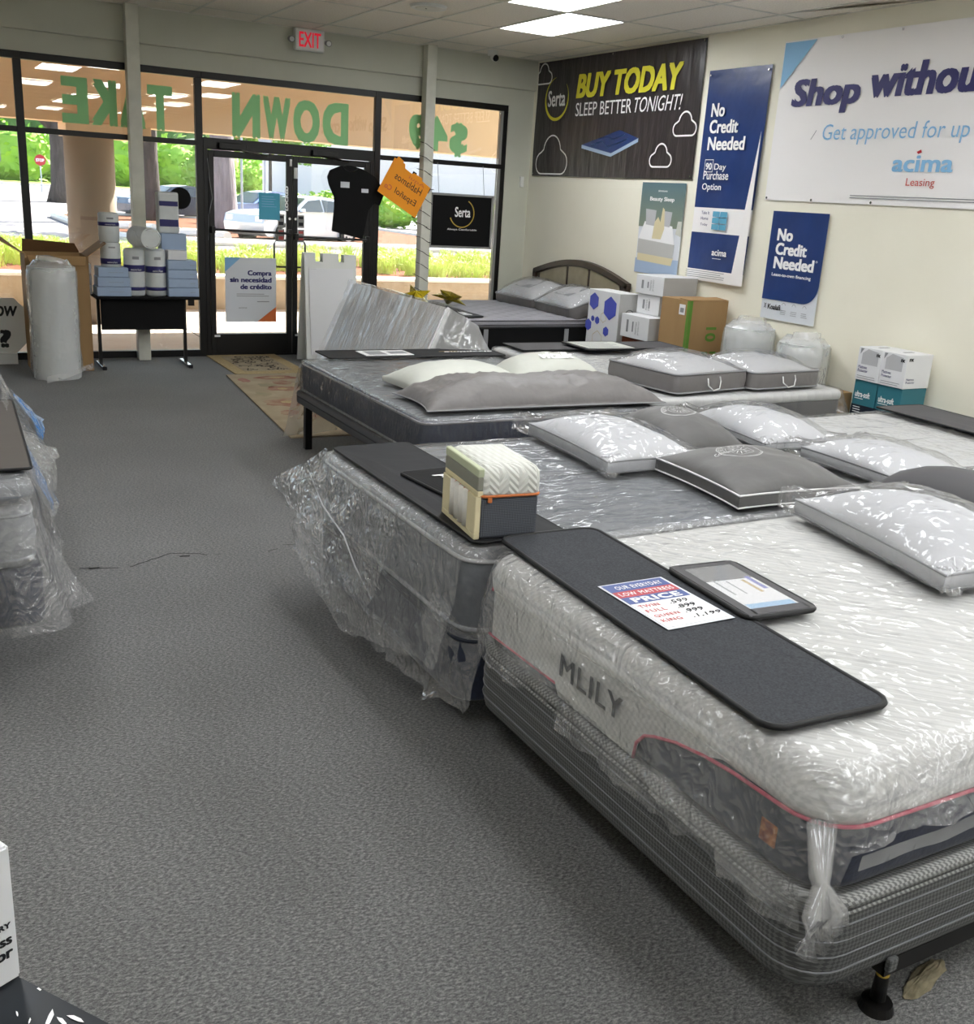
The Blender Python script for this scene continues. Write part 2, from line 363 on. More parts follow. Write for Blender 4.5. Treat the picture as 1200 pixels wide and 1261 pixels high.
def tube(pts, r, n=6, closed=False, bm=None):
    b = bmesh.new(); pts=[Vector(p) for p in pts]; N=len(pts); rings=[]
    for i,p in enumerate(pts):
        a = pts[(i-1)%N] if (closed or i>0) else p
        c = pts[(i+1)%N] if (closed or i<N-1) else p
        t = (c-a); t = t.normalized() if t.length>1e-9 else Vector((0,0,1))
        up = Vector((0,0,1)) if abs(t.z)<.95 else Vector((1,0,0))
        x = t.cross(up).normalized(); y = t.cross(x).normalized()
        rr = r(i/(N-1)) if callable(r) else r
        rings.append([b.verts.new(p+x*math.cos(2*PI*k/n)*rr+y*math.sin(2*PI*k/n)*rr) for k in range(n)])
    for i in range(N if closed else N-1):
        A=rings[i]; B=rings[(i+1)%N]
        for k in range(n): b.faces.new((A[k],A[(k+1)%n],B[(k+1)%n],B[k]))
    if not closed:
        b.faces.new(rings[0][::-1]); b.faces.new(rings[-1])
    return join(bm,b)
def poly(pts3, bm=None, depth=0, nrm=None):
    b = bmesh.new(); vs=[b.verts.new(p) for p in pts3]; f=b.faces.new(vs)
    if depth:
        f.normal_update(); n = Vector(nrm) if nrm else f.normal.copy()
        r = bmesh.ops.extrude_face_region(b, geom=[f]); bmesh.ops.translate(b, vec=n*depth, verts=[v for v in r['geom'] if isinstance(v,bmesh.types.BMVert)])
        bmesh.ops.recalc_face_normals(b, faces=b.faces)
    return join(bm,b)
def rrect(x0,x1,y0,y1,r,n=6):
    """rounded-rectangle outline, counter-clockwise"""
    r=max(1e-4,min(r,(x1-x0)/2-1e-4,(y1-y0)/2-1e-4)); P=[]
    for cx,cy_,a0 in ((x1-r,y1-r,0),(x0+r,y1-r,PI/2),(x0+r,y0+r,PI),(x1-r,y0+r,1.5*PI)):
        for k in range(n+1):
            a=a0+PI/2*k/n; P.append((cx+r*math.cos(a),cy_+r*math.sin(a)))
    return P
def loops(rings, cap0=True, cap1=True, bm=None):
    b=bmesh.new(); R=[[b.verts.new(p) for p in r] for r in rings]; n=len(R[0])
    for A,B in zip(R,R[1:]):
        for k in range(n): b.faces.new((A[k],A[(k+1)%n],B[(k+1)%n],B[k]))
    if cap0: b.faces.new(R[0][::-1])
    if cap1: b.faces.new(R[-1])
    return join(bm,b)
def slab(x0,x1,y0,y1,z0,z1,rc=.06,rt=.03,rb=.02,n=6,bulge=0,bm=None):
    """upholstered block: rounded corners in plan, rounded top and bottom edges"""
    R=[]
    def ring(off,z): R.append([(x,y,z) for x,y in rrect(x0+off,x1-off,y0+off,y1-off,max(rc-off,.005),n)])
    for k in range(4):
        a=PI/2*k/3; ring(rb*(1-math.sin(a)), z0+rb*(1-math.cos(a)))
    if bulge: ring(-bulge,(z0+z1)/2)
    for k in range(5):
        a=PI/2*k/4; ring(rt*(1-math.cos(a)), z1-rt*(1-math.sin(a)))
    return loops(R,bm=bm)
def ring_tube(x0,x1,y0,y1,z,rc,r,n=6,bm=None,nn=6):
    return tube([(x,y,z) for x,y in rrect(x0,x1,y0,y1,rc,nn)], r, n, True, bm)
def plate(x0,x1,y0,y1,z0,z1,rc=.03,bm=None,n=5):
    P=rrect(x0,x1,y0,y1,rc,n); return loops([[(x,y,z0) for x,y in P],[(x,y,z1) for x,y in P]],bm=bm)

# frames for flat prints: (origin, x axis, y axis)
def frame(o, x, y):
    x=Vector(x).normalized(); y=Vector(y); y=(y-x*y.dot(x)).normalized(); z=x.cross(y)
    return Matrix(((x.x,y.x,z.x,o[0]),(x.y,y.y,z.y,o[1]),(x.z,y.z,z.z,o[2]),(0,0,0,1)))
WX, DY = 6.488, 10.9
def wallF(y, z, off=.012): return frame((WX-off, y, z), (0,-1,0), (0,0,1))
def frontF(x, z, off=.01, y=DY): return frame((x, y-off, z), (1,0,0), (0,0,1))

def text(s, size, mat, parent, F, xs=1, bold=0, shear=0, align='LEFT', mirror=False, dep=.0006, name='lettering', fit=None, hfit=None, spacing=1, line=1):
    if '\n' in s:
        L=s.split('\n'); n=len(L); hh=(hfit or size*n)/n; mx=max(len(q) for q in L)
        for k,q in enumerate(L): text(q,size,mat,parent,F@Matrix.Translation((0,-k*hh*1.1+(n-1)*hh*.55,0)),xs,bold,shear,align,mirror,dep,name,(fit*len(q)/mx) if fit else None,hh*.85,spacing)
        return None
    cu = bpy.data.curves.new('t','FONT'); cu.body=s; cu.size=1; cu.offset=min(0,bold/size); cu.shear=shear; cu.align_x=align
    cu.space_character=spacing; cu.space_line=line; cu.extrude=dep/2/size; cu.resolution_u=3
    o = bpy.data.objects.new('t',cu); C.objects.link(o)
    bpy.context.view_layer.update()
    me = bpy.data.meshes.new_from_object(o.evaluated_get(bpy.context.evaluated_depsgraph_get()))
    bpy.data.objects.remove(o); bpy.data.curves.remove(cu)
    bm=bmesh.new(); bm.from_mesh(me); bpy.data.meshes.remove(me)
    if not bm.verts: bm.free(); return None
    bm.transform(Matrix.Diagonal((size,size,size,1)))
    if bold>0:      # heavier weight: the glyphs repeated a hair apart
        me=bpy.data.meshes.new('t'); bm.to_mesh(me); bm.free(); bm=bmesh.new()
        for k,(dx,dy) in enumerate(((-1,-.6),(1,-.6),(-1,.6),(1,.6),(0,0))):
            q=bmesh.new(); q.from_mesh(me); q.transform(Matrix.Translation((dx*bold*1.3,dy*bold*1.3,k*.00004))); join(bm,q)
        bpy.data.meshes.remove(me)
    lx=[v.co.x for v in bm.verts]; ly=[v.co.y for v in bm.verts]
    if fit: xs = fit/(max(lx)-min(lx))
    ys = hfit/(max(ly)-min(ly)) if hfit else 1
    ox = min(lx) if align=='LEFT' else (max(lx)+min(lx))/2
    bm.transform(Matrix.Diagonal((-xs if mirror else xs,ys,1,1)) @ Matrix.Translation((-ox,0,dep/2)))
    if mirror: bmesh.ops.reverse_faces(bm, faces=bm.faces)
    bm.transform(F)
    return part(name, bm, mat, parent)
def flat(pts, F, depth=.001, bm=None, lift=0):
    return poly([F @ Vector((x,y,lift)) for x,y in pts], bm, depth, (F.to_3x3() @ Vector((0,0,1))))
def lines(F, x0, y0, w, n, dy, h=.003, bm=None, var=.2):
    """lines of print too small to read"""
    for k in range(n):
        ww=w*(1-random.random()*var); bm=flat([(x0,y0-k*dy),(x0+ww,y0-k*dy),(x0+ww,y0-k*dy+h),(x0,y0-k*dy+h)],F,.0006,bm)
    return bm
def stroke(pts, wd, F, bm=None, lift=0, dep=.0008, closed=False):
    """flat ribbon along 2-D points"""
    P=[Vector((a,b)) for a,b in pts]; N=len(P); L=[];R=[]
    for i in range(N):
        a=P[i-1] if (i>0 or closed) else P[i]; c=P[(i+1)%N] if (i<N-1 or closed) else P[i]
        t=(c-a).normalized(); nn=Vector((-t.y,t.x))*wd/2; L.append(P[i]+nn); R.append(P[i]-nn)
    b=bmesh.new(); z=lift+dep
    A=[b.verts.new(F@Vector((v.x,v.y,z))) for v in L]; B=[b.verts.new(F@Vector((v.x,v.y,z))) for v in R]
    for i in range(N if closed else N-1):
        j=(i+1)%N; b.faces.new((A[i],B[i],B[j],A[j]))
    return join(bm,b)
def arc(cx,cy_,r,a0,a1,n=24,ry=None):
    ry=ry or r
    return [(cx+r*math.cos(math.radians(a0+(a1-a0)*k/n)), cy_+ry*math.sin(math.radians(a0+(a1-a0)*k/n))) for k in range(n+1)]
def grid(F, w, h, nx, ny, fn, bm=None):
    b=bmesh.new(); V=[[b.verts.new(F@Vector((w*i/nx,h*j/ny,fn(i/nx,j/ny)))) for i in range(nx+1)] for j in range(ny+1)]
    for j in range(ny):
        for i in range(nx): b.faces.new((V[j][i],V[j][i+1],V[j+1][i+1],V[j+1][i]))
    return join(bm,b)
def fb(x,y,z=0,o=3):
    return mn.fractal(Vector((x,y,z)),.8,2.1,o)
def ridge(x,y,z=0):
    a=1-abs(mn.noise(Vector((x,y,z))))*2; b=1-abs(mn.noise(Vector((x*2.3+7,y*2.3,z+3))))*2
    return a*.65+b*.35

# ------------------------------------------------------------------ drape / pillow builders
def drape(name, parent, x0,x1,y0,y1,z, hang, flare, mat, rc=.08, amp=.005, seed=0, step=.04, rows=9, fold=.02, top=True, crump=.012, rt=.03, label=None, cut=None):
    """a loose sheet over a block: wrinkled top, rounded over the edge, folds and ragged hem below.
    hang(x,y), flare(x,y): length and outward reach of the skirt at a point of the rim"""
    ln=lambda a,b:max(1,int(abs(b-a)/step))
    P=[]
    r=rc
    def seg(a,b):
        k=ln(0,math.dist(a,b)); return [(a[0]+(b[0]-a[0])*i/k,a[1]+(b[1]-a[1])*i/k) for i in range(k)]
    cs=[(x1-r,y1-r,0),(x0+r,y1-r,PI/2),(x0+r,y0+r,PI),(x1-r,y0+r,1.5*PI)]
    nc=8; N=[]
    for ci,(cx,cy_,a0) in enumerate(cs):
        for k in range(nc+1):
            a=a0+PI/2*k/nc; P.append((cx+r*math.cos(a),cy_+r*math.sin(a))); N.append((math.cos(a),math.sin(a)))
        nx=cs[(ci+1)%4]; a=a0+PI/2; A=(cx+r*math.cos(a),cy_+r*math.sin(a)); B=(nx[0]+r*math.cos(a),nx[1]+r*math.sin(a))
        s=seg(A,B)[1:]; P+=s; N+=[(math.cos(a),math.sin(a))]*len(s)
    n=len(P); b=bmesh.new(); R=[]
    cxm,cym=(x0+x1)/2,(y0+y1)/2; hx=(x1-x0)/2; hy=(y1-y0)/2
    if top:
        dmax=min(hx,hy)-.01; K=int(dmax/step)
        for k in range(K,-1,-1):
            d=rt+.006+(dmax-rt-.006)*k/K; ring=[]
            for (px,py) in P:
                sx=(hx-d)/hx; sy=(hy-d)/hy; x=cxm+(px-cxm)*sx; y=cym+(py-cym)*sy
                e=min(1,d/.12)
                ring.append(b.verts.new((x,y,z+.003+amp*(ridge(x*6+seed,y*6,seed)*.9+.25*ridge(x*17,y*17,seed))*(.35+.65*e))))
            R.append(ring)
    for k in range(3):                       # over the edge
        a=PI/2*k/2; ring=[]
        for (px,py),(nx,ny) in zip(P,N):
            o=-rt*(1-math.sin(a))+.004; ring.append(b.verts.new((px+nx*o,py+ny*o,z+.004-rt*(1-math.cos(a)))))
        R.append(ring)
    per=[0]
    for i in range(1,n): per.append(per[-1]+math.dist(P[i],P[i-1]))
    for j in range(1,rows+1):
        t=j/rows; ring=[]
        for i,((px,py),(nx,ny)) in enumerate(zip(P,N)):
            s=per[i]; h=hang(px,py)*(1+.10*mn.noise(Vector((s*3.1,seed,5)))+.05*mn.noise(Vector((s*11,seed,9)))); f=flare(px,py)
            drop=rt+max(0,h-rt)*t
            fo=fold*t**.8*(mn.noise(Vector((s*5.5+t*.4,seed,1)))+.6*mn.noise(Vector((s*13+t*1.5,seed,2))))
            cr=crump*(ridge(s*9,drop*9,seed+4)-.3)*min(1,t*3)
            o=.005+abs(fo)*.9+max(0,cr)+f*(t**1.3)
            tx,ty=-ny,nx; sw=.012*t*mn.noise(Vector((s*6,drop*4,seed+8)))
            ring.append(b.verts.new((px+nx*o+tx*sw,py+ny*o+ty*sw,z-drop+.012*t*mn.noise(Vector((s*8,t*3,seed+2))))))
        R.append(ring)
    for A,B in zip(R,R[1:]):
        for k in range(n):
            q=(k+1)%n
            if cut and cut(*P[k]) and cut(*P[q]) and A is not R[0] and R.index(A)>=len(R)-rows-1: continue
            b.faces.new((A[k],B[k],B[q],A[q]))
    if top: b.faces.new(R[0])
    return part(name,b,mat,parent,smooth=True,label=label)

def pillow_bm(L,W,T,gus=0,nu=34,nv=26,p=2.6,corner=.0,ee=.72,wr=.012,seed=0,flatb=.55,pinch=.06,lift=0,waist=0):
    """cushion lying in its own frame (x length, y width); z=0 is where it rests"""
    b=bmesh.new(); S={}
    def prof(u,v): return ((1-abs(u)**p)*(1-abs(v)**p))**ee if abs(u)<1 and abs(v)<1 else 0
    def pos(u,v,s):
        f=prof(u,v); pin=1-pinch*(abs(v)**6)*(1-abs(u)**2) ; pin2=1-pinch*(abs(u)**6)*(1-abs(v)**2)
        x=L/2*u*pin2; y=W/2*v*pin
        h=(T-gus)/2*f*(1-waist*math.exp(-(u/.25)**2))
        zc=gus/2+h*flatb*2*.5+.002
        base=(T-gus)/2*flatb*.5
        if s>0: z=base+gus+ (T-gus-base)*f*(1-waist*math.exp(-(u/.3)**2))+wr*f**.3*(ridge(x*7+seed,y*7,seed)-.3)
        else: z=base*(1-f**.6)
        return Vector((x,y,z+lift))
    us=[math.sin(PI/2*(2*i/nu-1)) for i in range(nu+1)]; vs=[math.sin(PI/2*(2*j/nv-1)) for j in range(nv+1)]
    T_=[[b.verts.new(pos(u,v,1)) for u in us] for v in vs]
    B_=[[b.verts.new(pos(u,v,-1)) for u in us] for v in vs]
    for j in range(nv):
        for i in range(nu):
            b.faces.new((T_[j][i],T_[j][i+1],T_[j+1][i+1],T_[j+1][i])); b.faces.new((B_[j][i],B_[j+1][i],B_[j+1][i+1],B_[j][i+1]))
    rim=[(0,i) for i in range(nu)]+[(j,nu) for j in range(nv)]+[(nv,i) for i in range(nu,0,-1)]+[(j,0) for j in range(nv,0,-1)]
    for k in range(len(rim)):
        (a,c),(d,e)=rim[k],rim[(k+1)%len(rim)]
        b.faces.new((B_[a][c],B_[d][e],T_[d][e],T_[a][c]))
    rt=[T_[a][c].co.copy() for a,c in rim]; rb=[B_[a][c].co.copy() for a,c in rim]
    return b, rt, rb
def pillow(name,label,loc,rz,L,W,T,mat,gus=0,tilt=(0,0),piping=None,film_on=None,seed=0,group=None,filmear=.05,emblem=None,**kw):
    root=thing(name,label,'pillow',loc,rz,group)
    if tilt!=(0,0): root.matrix_world=root.matrix_world @ Matrix.Rotation(tilt[0],4,'X') @ Matrix.Rotation(tilt[1],4,'Y')
    b,rt,rb=pillow_bm(L,W,T,gus,seed=seed,**kw); part('cushion',b,mat,root,smooth=True,local=True)
    if piping:
        part('piping',tube(rt,.0045,5,True),piping,root,smooth=True,local=True)
        if gus: part('piping',tube(rb,.004,5,True),piping,root,smooth=True,local=True)
    if film_on:
        b,_,_=pillow_bm(L+.05,W+.05,T+.018,gus+.006,seed=seed+3,wr=.020,**{k:v for k,v in kw.items() if k!='wr'})
        for v in b.verts:
            c=v.co
            if c.z>.02: v.co += Vector((0,0,.004))
            ex=(abs(c.x)/(L/2))**8*(abs(c.y)/(W/2))**4
            if ex>.4: v.co += Vector((math.copysign(filmear,c.x),math.copysign(filmear*.4,c.y),.03*random.random()))
        part('plastic_bag',b,film_on,root,smooth=True,local=True)
    return root

def rag(rows,cols,fn,seed,amp=.02,fq=4.5):
    b=bmesh.new(); V=[[None]*(cols+1) for _ in range(rows+1)]
    for j in range(rows+1):
        for i in range(cols+1):
            p=Vector(fn(i/cols,j/rows)); q=p*fq+Vector((seed,0,0))
            p+=Vector((mn.noise(q),mn.noise(q+Vector((5,0,0))),mn.noise(q+Vector((0,9,0)))))*amp*(.4+j/rows)
            p+=Vector((ridge(q.x*2.2,q.y*2.2,q.z*.8)*.5,0,0))*amp
            V[j][i]=b.verts.new(p)
    for j in range(rows):
        for i in range(cols): b.faces.new((V[j][i],V[j][i+1],V[j+1][i+1],V[j+1][i]))
    return b
def bez(a,b_,c,t_): return tuple((1-t_)**2*x+2*t_*(1-t_)*y+t_*t_*z for x,y,z in zip(a,b_,c))
def lerp(a,b_,t_): return tuple(x+(y-x)*t_ for x,y in zip(a,b_))

# ================================================================== THE ROOM
XL, YB, H = -3.6, -12.0, 3.31
# floor
fl = struct('floor', box(XL-.1,WX+.1,YB-.1,DY+.06,-.1,0), 'carpet')
def worn(pts, wd, seed):
    b=None; F=Matrix.Translation((0,0,.0012))
    L=[]
    for (a,c),(d,e) in zip(pts,pts[1:]):
        k=max(2,int(math.dist((a,c),(d,e))/.012))
        L+=[(a+(d-a)*i/k,c+(e-c)*i/k+.006*mn.noise(Vector((i*.3+seed,a,2)))) for i in range(k)]
    return stroke(L,wd,F,b)
for i,(pts,wd) in enumerate([([(.56,4.86),(.74,4.80)],.008),([(.78,4.80),(1.0,4.93),(1.13,4.88),(1.17,4.84)],.008),([(1.20,4.84),(1.24,4.83)],.004),([(1.46,4.80),(1.53,4.83)],.006),([(1.56,4.87),(1.80,4.82)],.006),([(1.03,4.87),(1.09,4.86)],.02),([(.60,4.84),(.66,4.84)],.018)]):
    part('carpet_tear', worn(pts,wd,i*3), 'seam', fl)
# walls
struct('wall_right', box(WX,WX+.12,YB,DY+.2,0,H+.1), 'wall')
struct('wall_left', box(XL-.12,XL,YB,DY+.2,0,H+.1), 'wall')
struct('wall_back', box(XL,WX,YB-.12,YB,0,H+.1), 'wall')
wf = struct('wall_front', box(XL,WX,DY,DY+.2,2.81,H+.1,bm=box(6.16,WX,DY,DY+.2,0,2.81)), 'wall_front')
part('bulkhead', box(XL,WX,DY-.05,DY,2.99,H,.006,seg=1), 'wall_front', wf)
part('wall_sensor', box(6.36,6.41,DY-.03,DY,1.93,2.05,.006), 'white_plastic', wf)
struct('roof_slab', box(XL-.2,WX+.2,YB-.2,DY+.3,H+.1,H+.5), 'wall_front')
# posts inside the glass
p1 = struct('pillar_1', box(1.93,2.05,DY-.17,DY-.05,0,H,.004,seg=1), 'post')
part('junction_box', box(1.84,1.93,DY-.15,DY-.08,.36,.43,.004), 'grey_plastic', p1)
p2 = struct('pillar_2', box(5.03,5.145,DY-.17,DY-.055,0,H,.004,seg=1), 'post')
# ceiling: slab, tiles, bars
ce = struct('ceiling', box(XL,WX,YB,DY,H+.02,H+.06), 'tile')
xs=[4.99+.61*k for k in range(-14,3)]; xs=[x for x in xs if x>XL]; ys=[9.15+1.22-1.22*k for k in range(0,19)]; ys=[y for y in ys if y>YB]
LIGHTS=[(5.295,8.54),(4.685,7.32),(4.685,3.66),(5.295,1.22),(4.685,0),(5.295,-2.44),(5.295,-4.88),(5.295,-7.32),(2.245,3.66),(2.855,4.88),(3.465,1.22),(2.245,0),(3.465,-2.44),(3.465,-4.88),(3.465,-8.54),(-.195,4.88),(-.195,1.22),(-.805,-2.44),(-.805,-6.1),(2.245,-9.76)]  # the negative-x lights are unseen, added to balance the lighting
tile_me=None
def islight(cx,cy_): return any(abs(cx-a)<.1 and abs(cy_-b)<.1 for a,b in LIGHTS)
xe=[XL]+xs+[WX]; ye=[YB]+sorted(ys)+[DY-.05]
count=0
for i in range(len(xe)-1):
    for j in range(len(ye)-1):
        x0,x1,y0,y1=xe[i],xe[i+1],ye[j],ye[j+1]; cx,cy_=(x0+x1)/2,(y0+y1)/2
        if y1<3 or x1<-.5: continue
        if islight(cx,cy_): continue
        full = abs(x1-x0-.61)<.01 and abs(y1-y0-1.22)<.01
        sag = random.uniform(-.001,.0015)
        if full:
            if tile_me is None:
                tile_me=mesh_from(box(-.296,.296,-.601,.601,0,.016,.003,seg=1),'ceiling_tile','tile')
            o=link('ceiling_tile',tile_me,ce,(cx,cy_,H+.002+sag))
        else:
            o=link('ceiling_tile',mesh_from(box(-(x1-x0)/2+.009,(x1-x0)/2-.009,-(y1-y0)/2+.009,(y1-y0)/2-.009,0,.016,.003,seg=1),'ceiling_tile','tile'),ce,(cx,cy_,H+.002+sag))
for x in xs: part('grid_bar', box(x-.012,x+.012,YB,DY-.05,H-.003,H+.008), 'tbar', ce)
for y in ys: part('grid_bar', box(XL,WX,y-.012,y+.012,H-.0025,H+.0085), 'tbar', ce)
part('grid_bar', box(XL,WX,DY-.075,DY-.05,H-.004,H+.008),'tbar',ce)
part('grid_bar', box(WX-.025,WX,YB,DY-.05,H-.004,H+.008),'tbar',ce)
# lights
fr_me=None
for i,(x,y) in enumerate(LIGHTS):
    lab = {0:'recessed white ceiling light nearest the storefront, beside the right wall',1:'recessed white ceiling light cut by the top edge of the photo'}.get(i,'recessed white ceiling light out of direct view, reflected in the glass or added for even lighting')
    t=thing('ceiling_light',lab,'light',(x,y,H),0,'recessed ceiling lights')
    if fr_me is None:
        b=None
        for a in ((-.305,-.285,-.61,.61),(.285,.305,-.61,.61),(-.285,.285,-.61,-.59),(-.285,.285,.59,.61)): b=box(*a,-.006,.01,bm=b)
        fr_me=mesh_from(b,'frame','tbar'); df_me=mesh_from(box(-.285,.285,-.59,.59,-.001,.006),'diffuser','panel')
    link('frame',fr_me,t); link('diffuser',df_me,t)
# ceiling fittings
t=thing('ceiling_speaker','round white flat disc fitting on a ceiling tile near the exit sign','speaker',(4.03,8.62,H))
part('rim',cyl((4.03,8.62,H-.02),(4.03,8.62,H+.001),.15,.16,40),'white_plastic',t); part('grille',cyl((4.03,8.62,H-.026),(4.03,8.62,H-.018),.10,.12,40),'tbar',t)
part('indicator',cyl((4.0,8.6,H-.03),(4.0,8.6,H-.025),.008,n=10),'grey_plastic',t)
t=thing('security_camera','small white dome camera with black lens under the ceiling corner','camera',(5.72,10.55,H))
part('mount',cyl((5.72,10.55,H-.05),(5.72,10.55,H+.001),.055,.05,24),'white_plastic',t)
b=bmesh.new(); bmesh.ops.create_uvsphere(b,u_segments=20,v_segments=12,radius=.042); b.transform(Matrix.Translation((5.73,10.53,H-.065))); part('dome',b,'white_plastic',t,smooth=True)
b=bmesh.new(); bmesh.ops.create_uvsphere(b,u_segments=16,v_segments=10,radius=.034); b.transform(Matrix.Translation((5.735,10.505,H-.075))); part('lens',b,'black',t,smooth=True)
# sagging wire loop / stained tile near right wall
solo('sagging_tile',poly([(6.22,6.5,H-.004),(6.46,6.2,H-.004),(6.46,5.55,H-.004),(6.28,5.9,H-.03)],depth=-.006),'tile','warped ceiling tile edge sagging above the large white banner','ceiling tile')

# exit sign
t=thing('exit_sign','white emergency exit sign with red lettering and two lamp heads','sign',(3.73,DY-.1,3.1))
part('housing',box(3.575,3.885,DY-.13,DY-.06,3.10,3.305,.008),'white_plastic',t)
part('face',box(3.59,3.87,DY-.134,DY-.129,3.115,3.29),'paper',t)
text('EXIT',.2,'red',t,frame((3.615,DY-.1345,3.135),(1,0,0),(0,0,1)),fit=.23,hfit=.14,bold=.003)
for s,x in ((-1,3.535),(1,3.925)):
    part('lamp_head',cyl((x,DY-.15,3.19),(x,DY-.09,3.2),.032,.026,20),'grey_plastic',t); part('lamp_lens',cyl((x,DY-.154,3.19),(x,DY-.149,3.19),.024,n=20),'paper',t)
    part('lamp_arm',cyl((x,DY-.1,3.2),(x-s*.05,DY-.09,3.24),.008,n=8),'white_plastic',t)

# ================================================================== STOREFRONT
def wroot(n):
    o=bpy.data.objects.new(n,None); C.objects.link(o); o.location=(0,DY,0); o['kind']='structure'; return o
FY0,FY1=DY+.005,DY+.065
def bar(parent,x0,x1,z0,z1,name,y0=FY0,y1=FY1): part(name,box(x0,x1,y0,y1,z0,z1,.003,seg=1),'black_metal',parent)
def pane(parent,x0,x1,z0,z1): part('glass_pane',box(x0,x1,DY+.034,DY+.038,z0,z1),'glass',parent)
ZT0,ZT1,ZH=2.115,2.165,2.745
w1=wroot('window_1')
bar(w1,XL,1.03,ZH,2.81,'head_frame'); bar(w1,XL,.96,ZT0,ZT1,'transom_bar'); bar(w1,XL,.96,0,.07,'sill_frame'); bar(w1,.96,1.03,0,ZH,'mullion'); bar(w1,-1.3,-1.23,0,ZH,'mullion')
for a,c in ((XL,-1.3),(-1.23,.96)): pane(w1,a,c,ZT1,ZH); pane(w1,a,c,.07,ZT0)
w2=wroot('window_2')
bar(w2,1.03,2.66,ZH,2.81,'head_frame'); bar(w2,1.03,2.595,ZT0,ZT1,'transom_bar'); bar(w2,1.03,2.595,0,.07,'sill_frame'); bar(w2,2.595,2.665,0,ZH,'mullion')
pane(w2,1.03,2.595,ZT1,ZH); pane(w2,1.03,2.595,.07,ZT0)
w3=wroot('window_3')
bar(w3,4.52,6.16,ZH,2.81,'head_frame'); bar(w3,4.59,6.12,ZT0,ZT1,'transom_bar'); bar(w3,4.59,6.12,0,.07,'sill_frame'); bar(w3,4.52,4.59,0,ZH,'mullion'); bar(w3,6.11,6.16,0,ZH,'mullion')
part('seal_strip',box(6.075,6.11,DY+.02,DY+.07,.07,ZH),'grey_plastic',w3)
pane(w3,4.59,6.075,ZT1,ZH); pane(w3,4.59,6.075,.07,ZT0)
w4=wroot('window_4'); bar(w4,2.66,4.52,ZH,2.81,'head_frame'); pane(w4,2.66,4.52,2.20,ZH)
d1=wroot('door_1')
bar(d1,2.665,4.52,2.09,2.20,'door_head'); bar(d1,2.665,2.71,0,2.09,'door_jamb'); bar(d1,4.475,4.52,0,2.09,'door_jamb'); bar(d1,2.665,4.52,-.01,.02,'threshold')
for k,(a,c) in enumerate(((2.712,3.592),(3.598,4.473))):
    y0,y1=DY+.0,DY+.045
    lf=bpy.data.objects.new('door_leaf',None); C.objects.link(lf); lf.parent=d1; lf.location=(a,0,0)
    def lb(x0,x1,z0,z1,n='leaf_rail'): part(n,box(x0,x1,y0,y1,z0,z1,.003,seg=1),'black_metal',lf)
    lb(a,a+.055,.02,2.085,'leaf_stile'); lb(c-.06,c,.02,2.085,'leaf_stile'); lb(a+.055,c-.06,.02,.235); lb(a+.055,c-.06,2.02,2.085)
    part('glass_pane',box(a+.055,c-.06,DY+.02,DY+.026,.235,2.02),'glass',lf)
    z=1.31 if k==0 else 1.27
    part('push_bar',tube([(a+.03,DY-.045,z),(c-.03,DY-.045,z-.01)],.012,8),'black_metal',lf)
    for xx in (a+.03,c-.03): part('bar_bracket',box(xx-.02,xx+.02,DY-.055,DY+.002,z-.035,z+.03,.004),'black_metal',lf)
    hx=c-.09 if k==0 else a+.09; s=-1 if k==0 else 1; e=c-.03 if k==0 else a+.03
    part('pull_handle',tube([(e,DY+.05,1.22),(e,DY+.09,1.22),(hx-s*-.0+s*.06,DY+.09,1.22),(hx+s*.08,DY+.09,1.18),(hx+s*.08,DY+.09,.98),(hx+s*.05,DY+.09,.94),(e,DY+.09,.94),(e,DY+.05,.94)],.011,8),'black_metal',lf)
    part('closer_body',box(a+.1+.1*k,a+.38+.1*k,DY-.06,DY+.01,2.10,2.16,.006),'black_metal',lf)
    part('closer_arm',tube([(a+.3,DY-.04,2.1),(a+.5,DY-.1,2.075),(a+.62,DY-.02,2.07)],.01,6),'chrome' if k==0 else 'black_metal',lf)
    part('lock_cylinder',cyl((c-.03 if k==0 else a+.03,DY-.008,1.45),(c-.03 if k==0 else a+.03,DY+.002,1.45),.014,n=16),'chrome',lf)
    part('kick_label',box(a+.03,a+.09,DY-.002,DY,.205,.225),'paper',lf)
text('LOCKED',.045,'white_ink',d1,frame((3.545,DY-.003,1.53),(0,0,1),(-1,0,0)),fit=.25,bold=.002,name='door_lettering')
for x,z in ((3.44,1.42),(3.44,1.27),(3.66,1.42),(3.66,1.27)):
    o=part('sticker',box(x,x+.07,DY+.016,DY+.019,z-.06,z+.07),'grey_plastic',d1)
    part('sticker_print',box(x+.01,x+.06,DY+.0145,DY+.016,z+.03,z+.055,bm=box(x+.01,x+.06,DY+.0145,DY+.016,z-.04,z-.005)),'black_ink' if z>1.3 else 'red_ink',o)
part('contact_sensor',box(3.56,3.585,DY-.02,DY+.0,1.98,2.05,.003,bm=box(3.605,3.645,DY-.02,DY,1.86,1.97,.003)),'white_plastic',d1,kind='stuff')
solo('alarm_cable',tube([(2.70,DY-.02,2.0),(2.715,DY-.025,1.8),(2.74,DY-.03,1.62),(2.70,DY-.02,1.45),(2.695,DY-.02,1.2)],.003,6),'grey_ink','thin grey wire running down the hinge side of the glass door','cable')

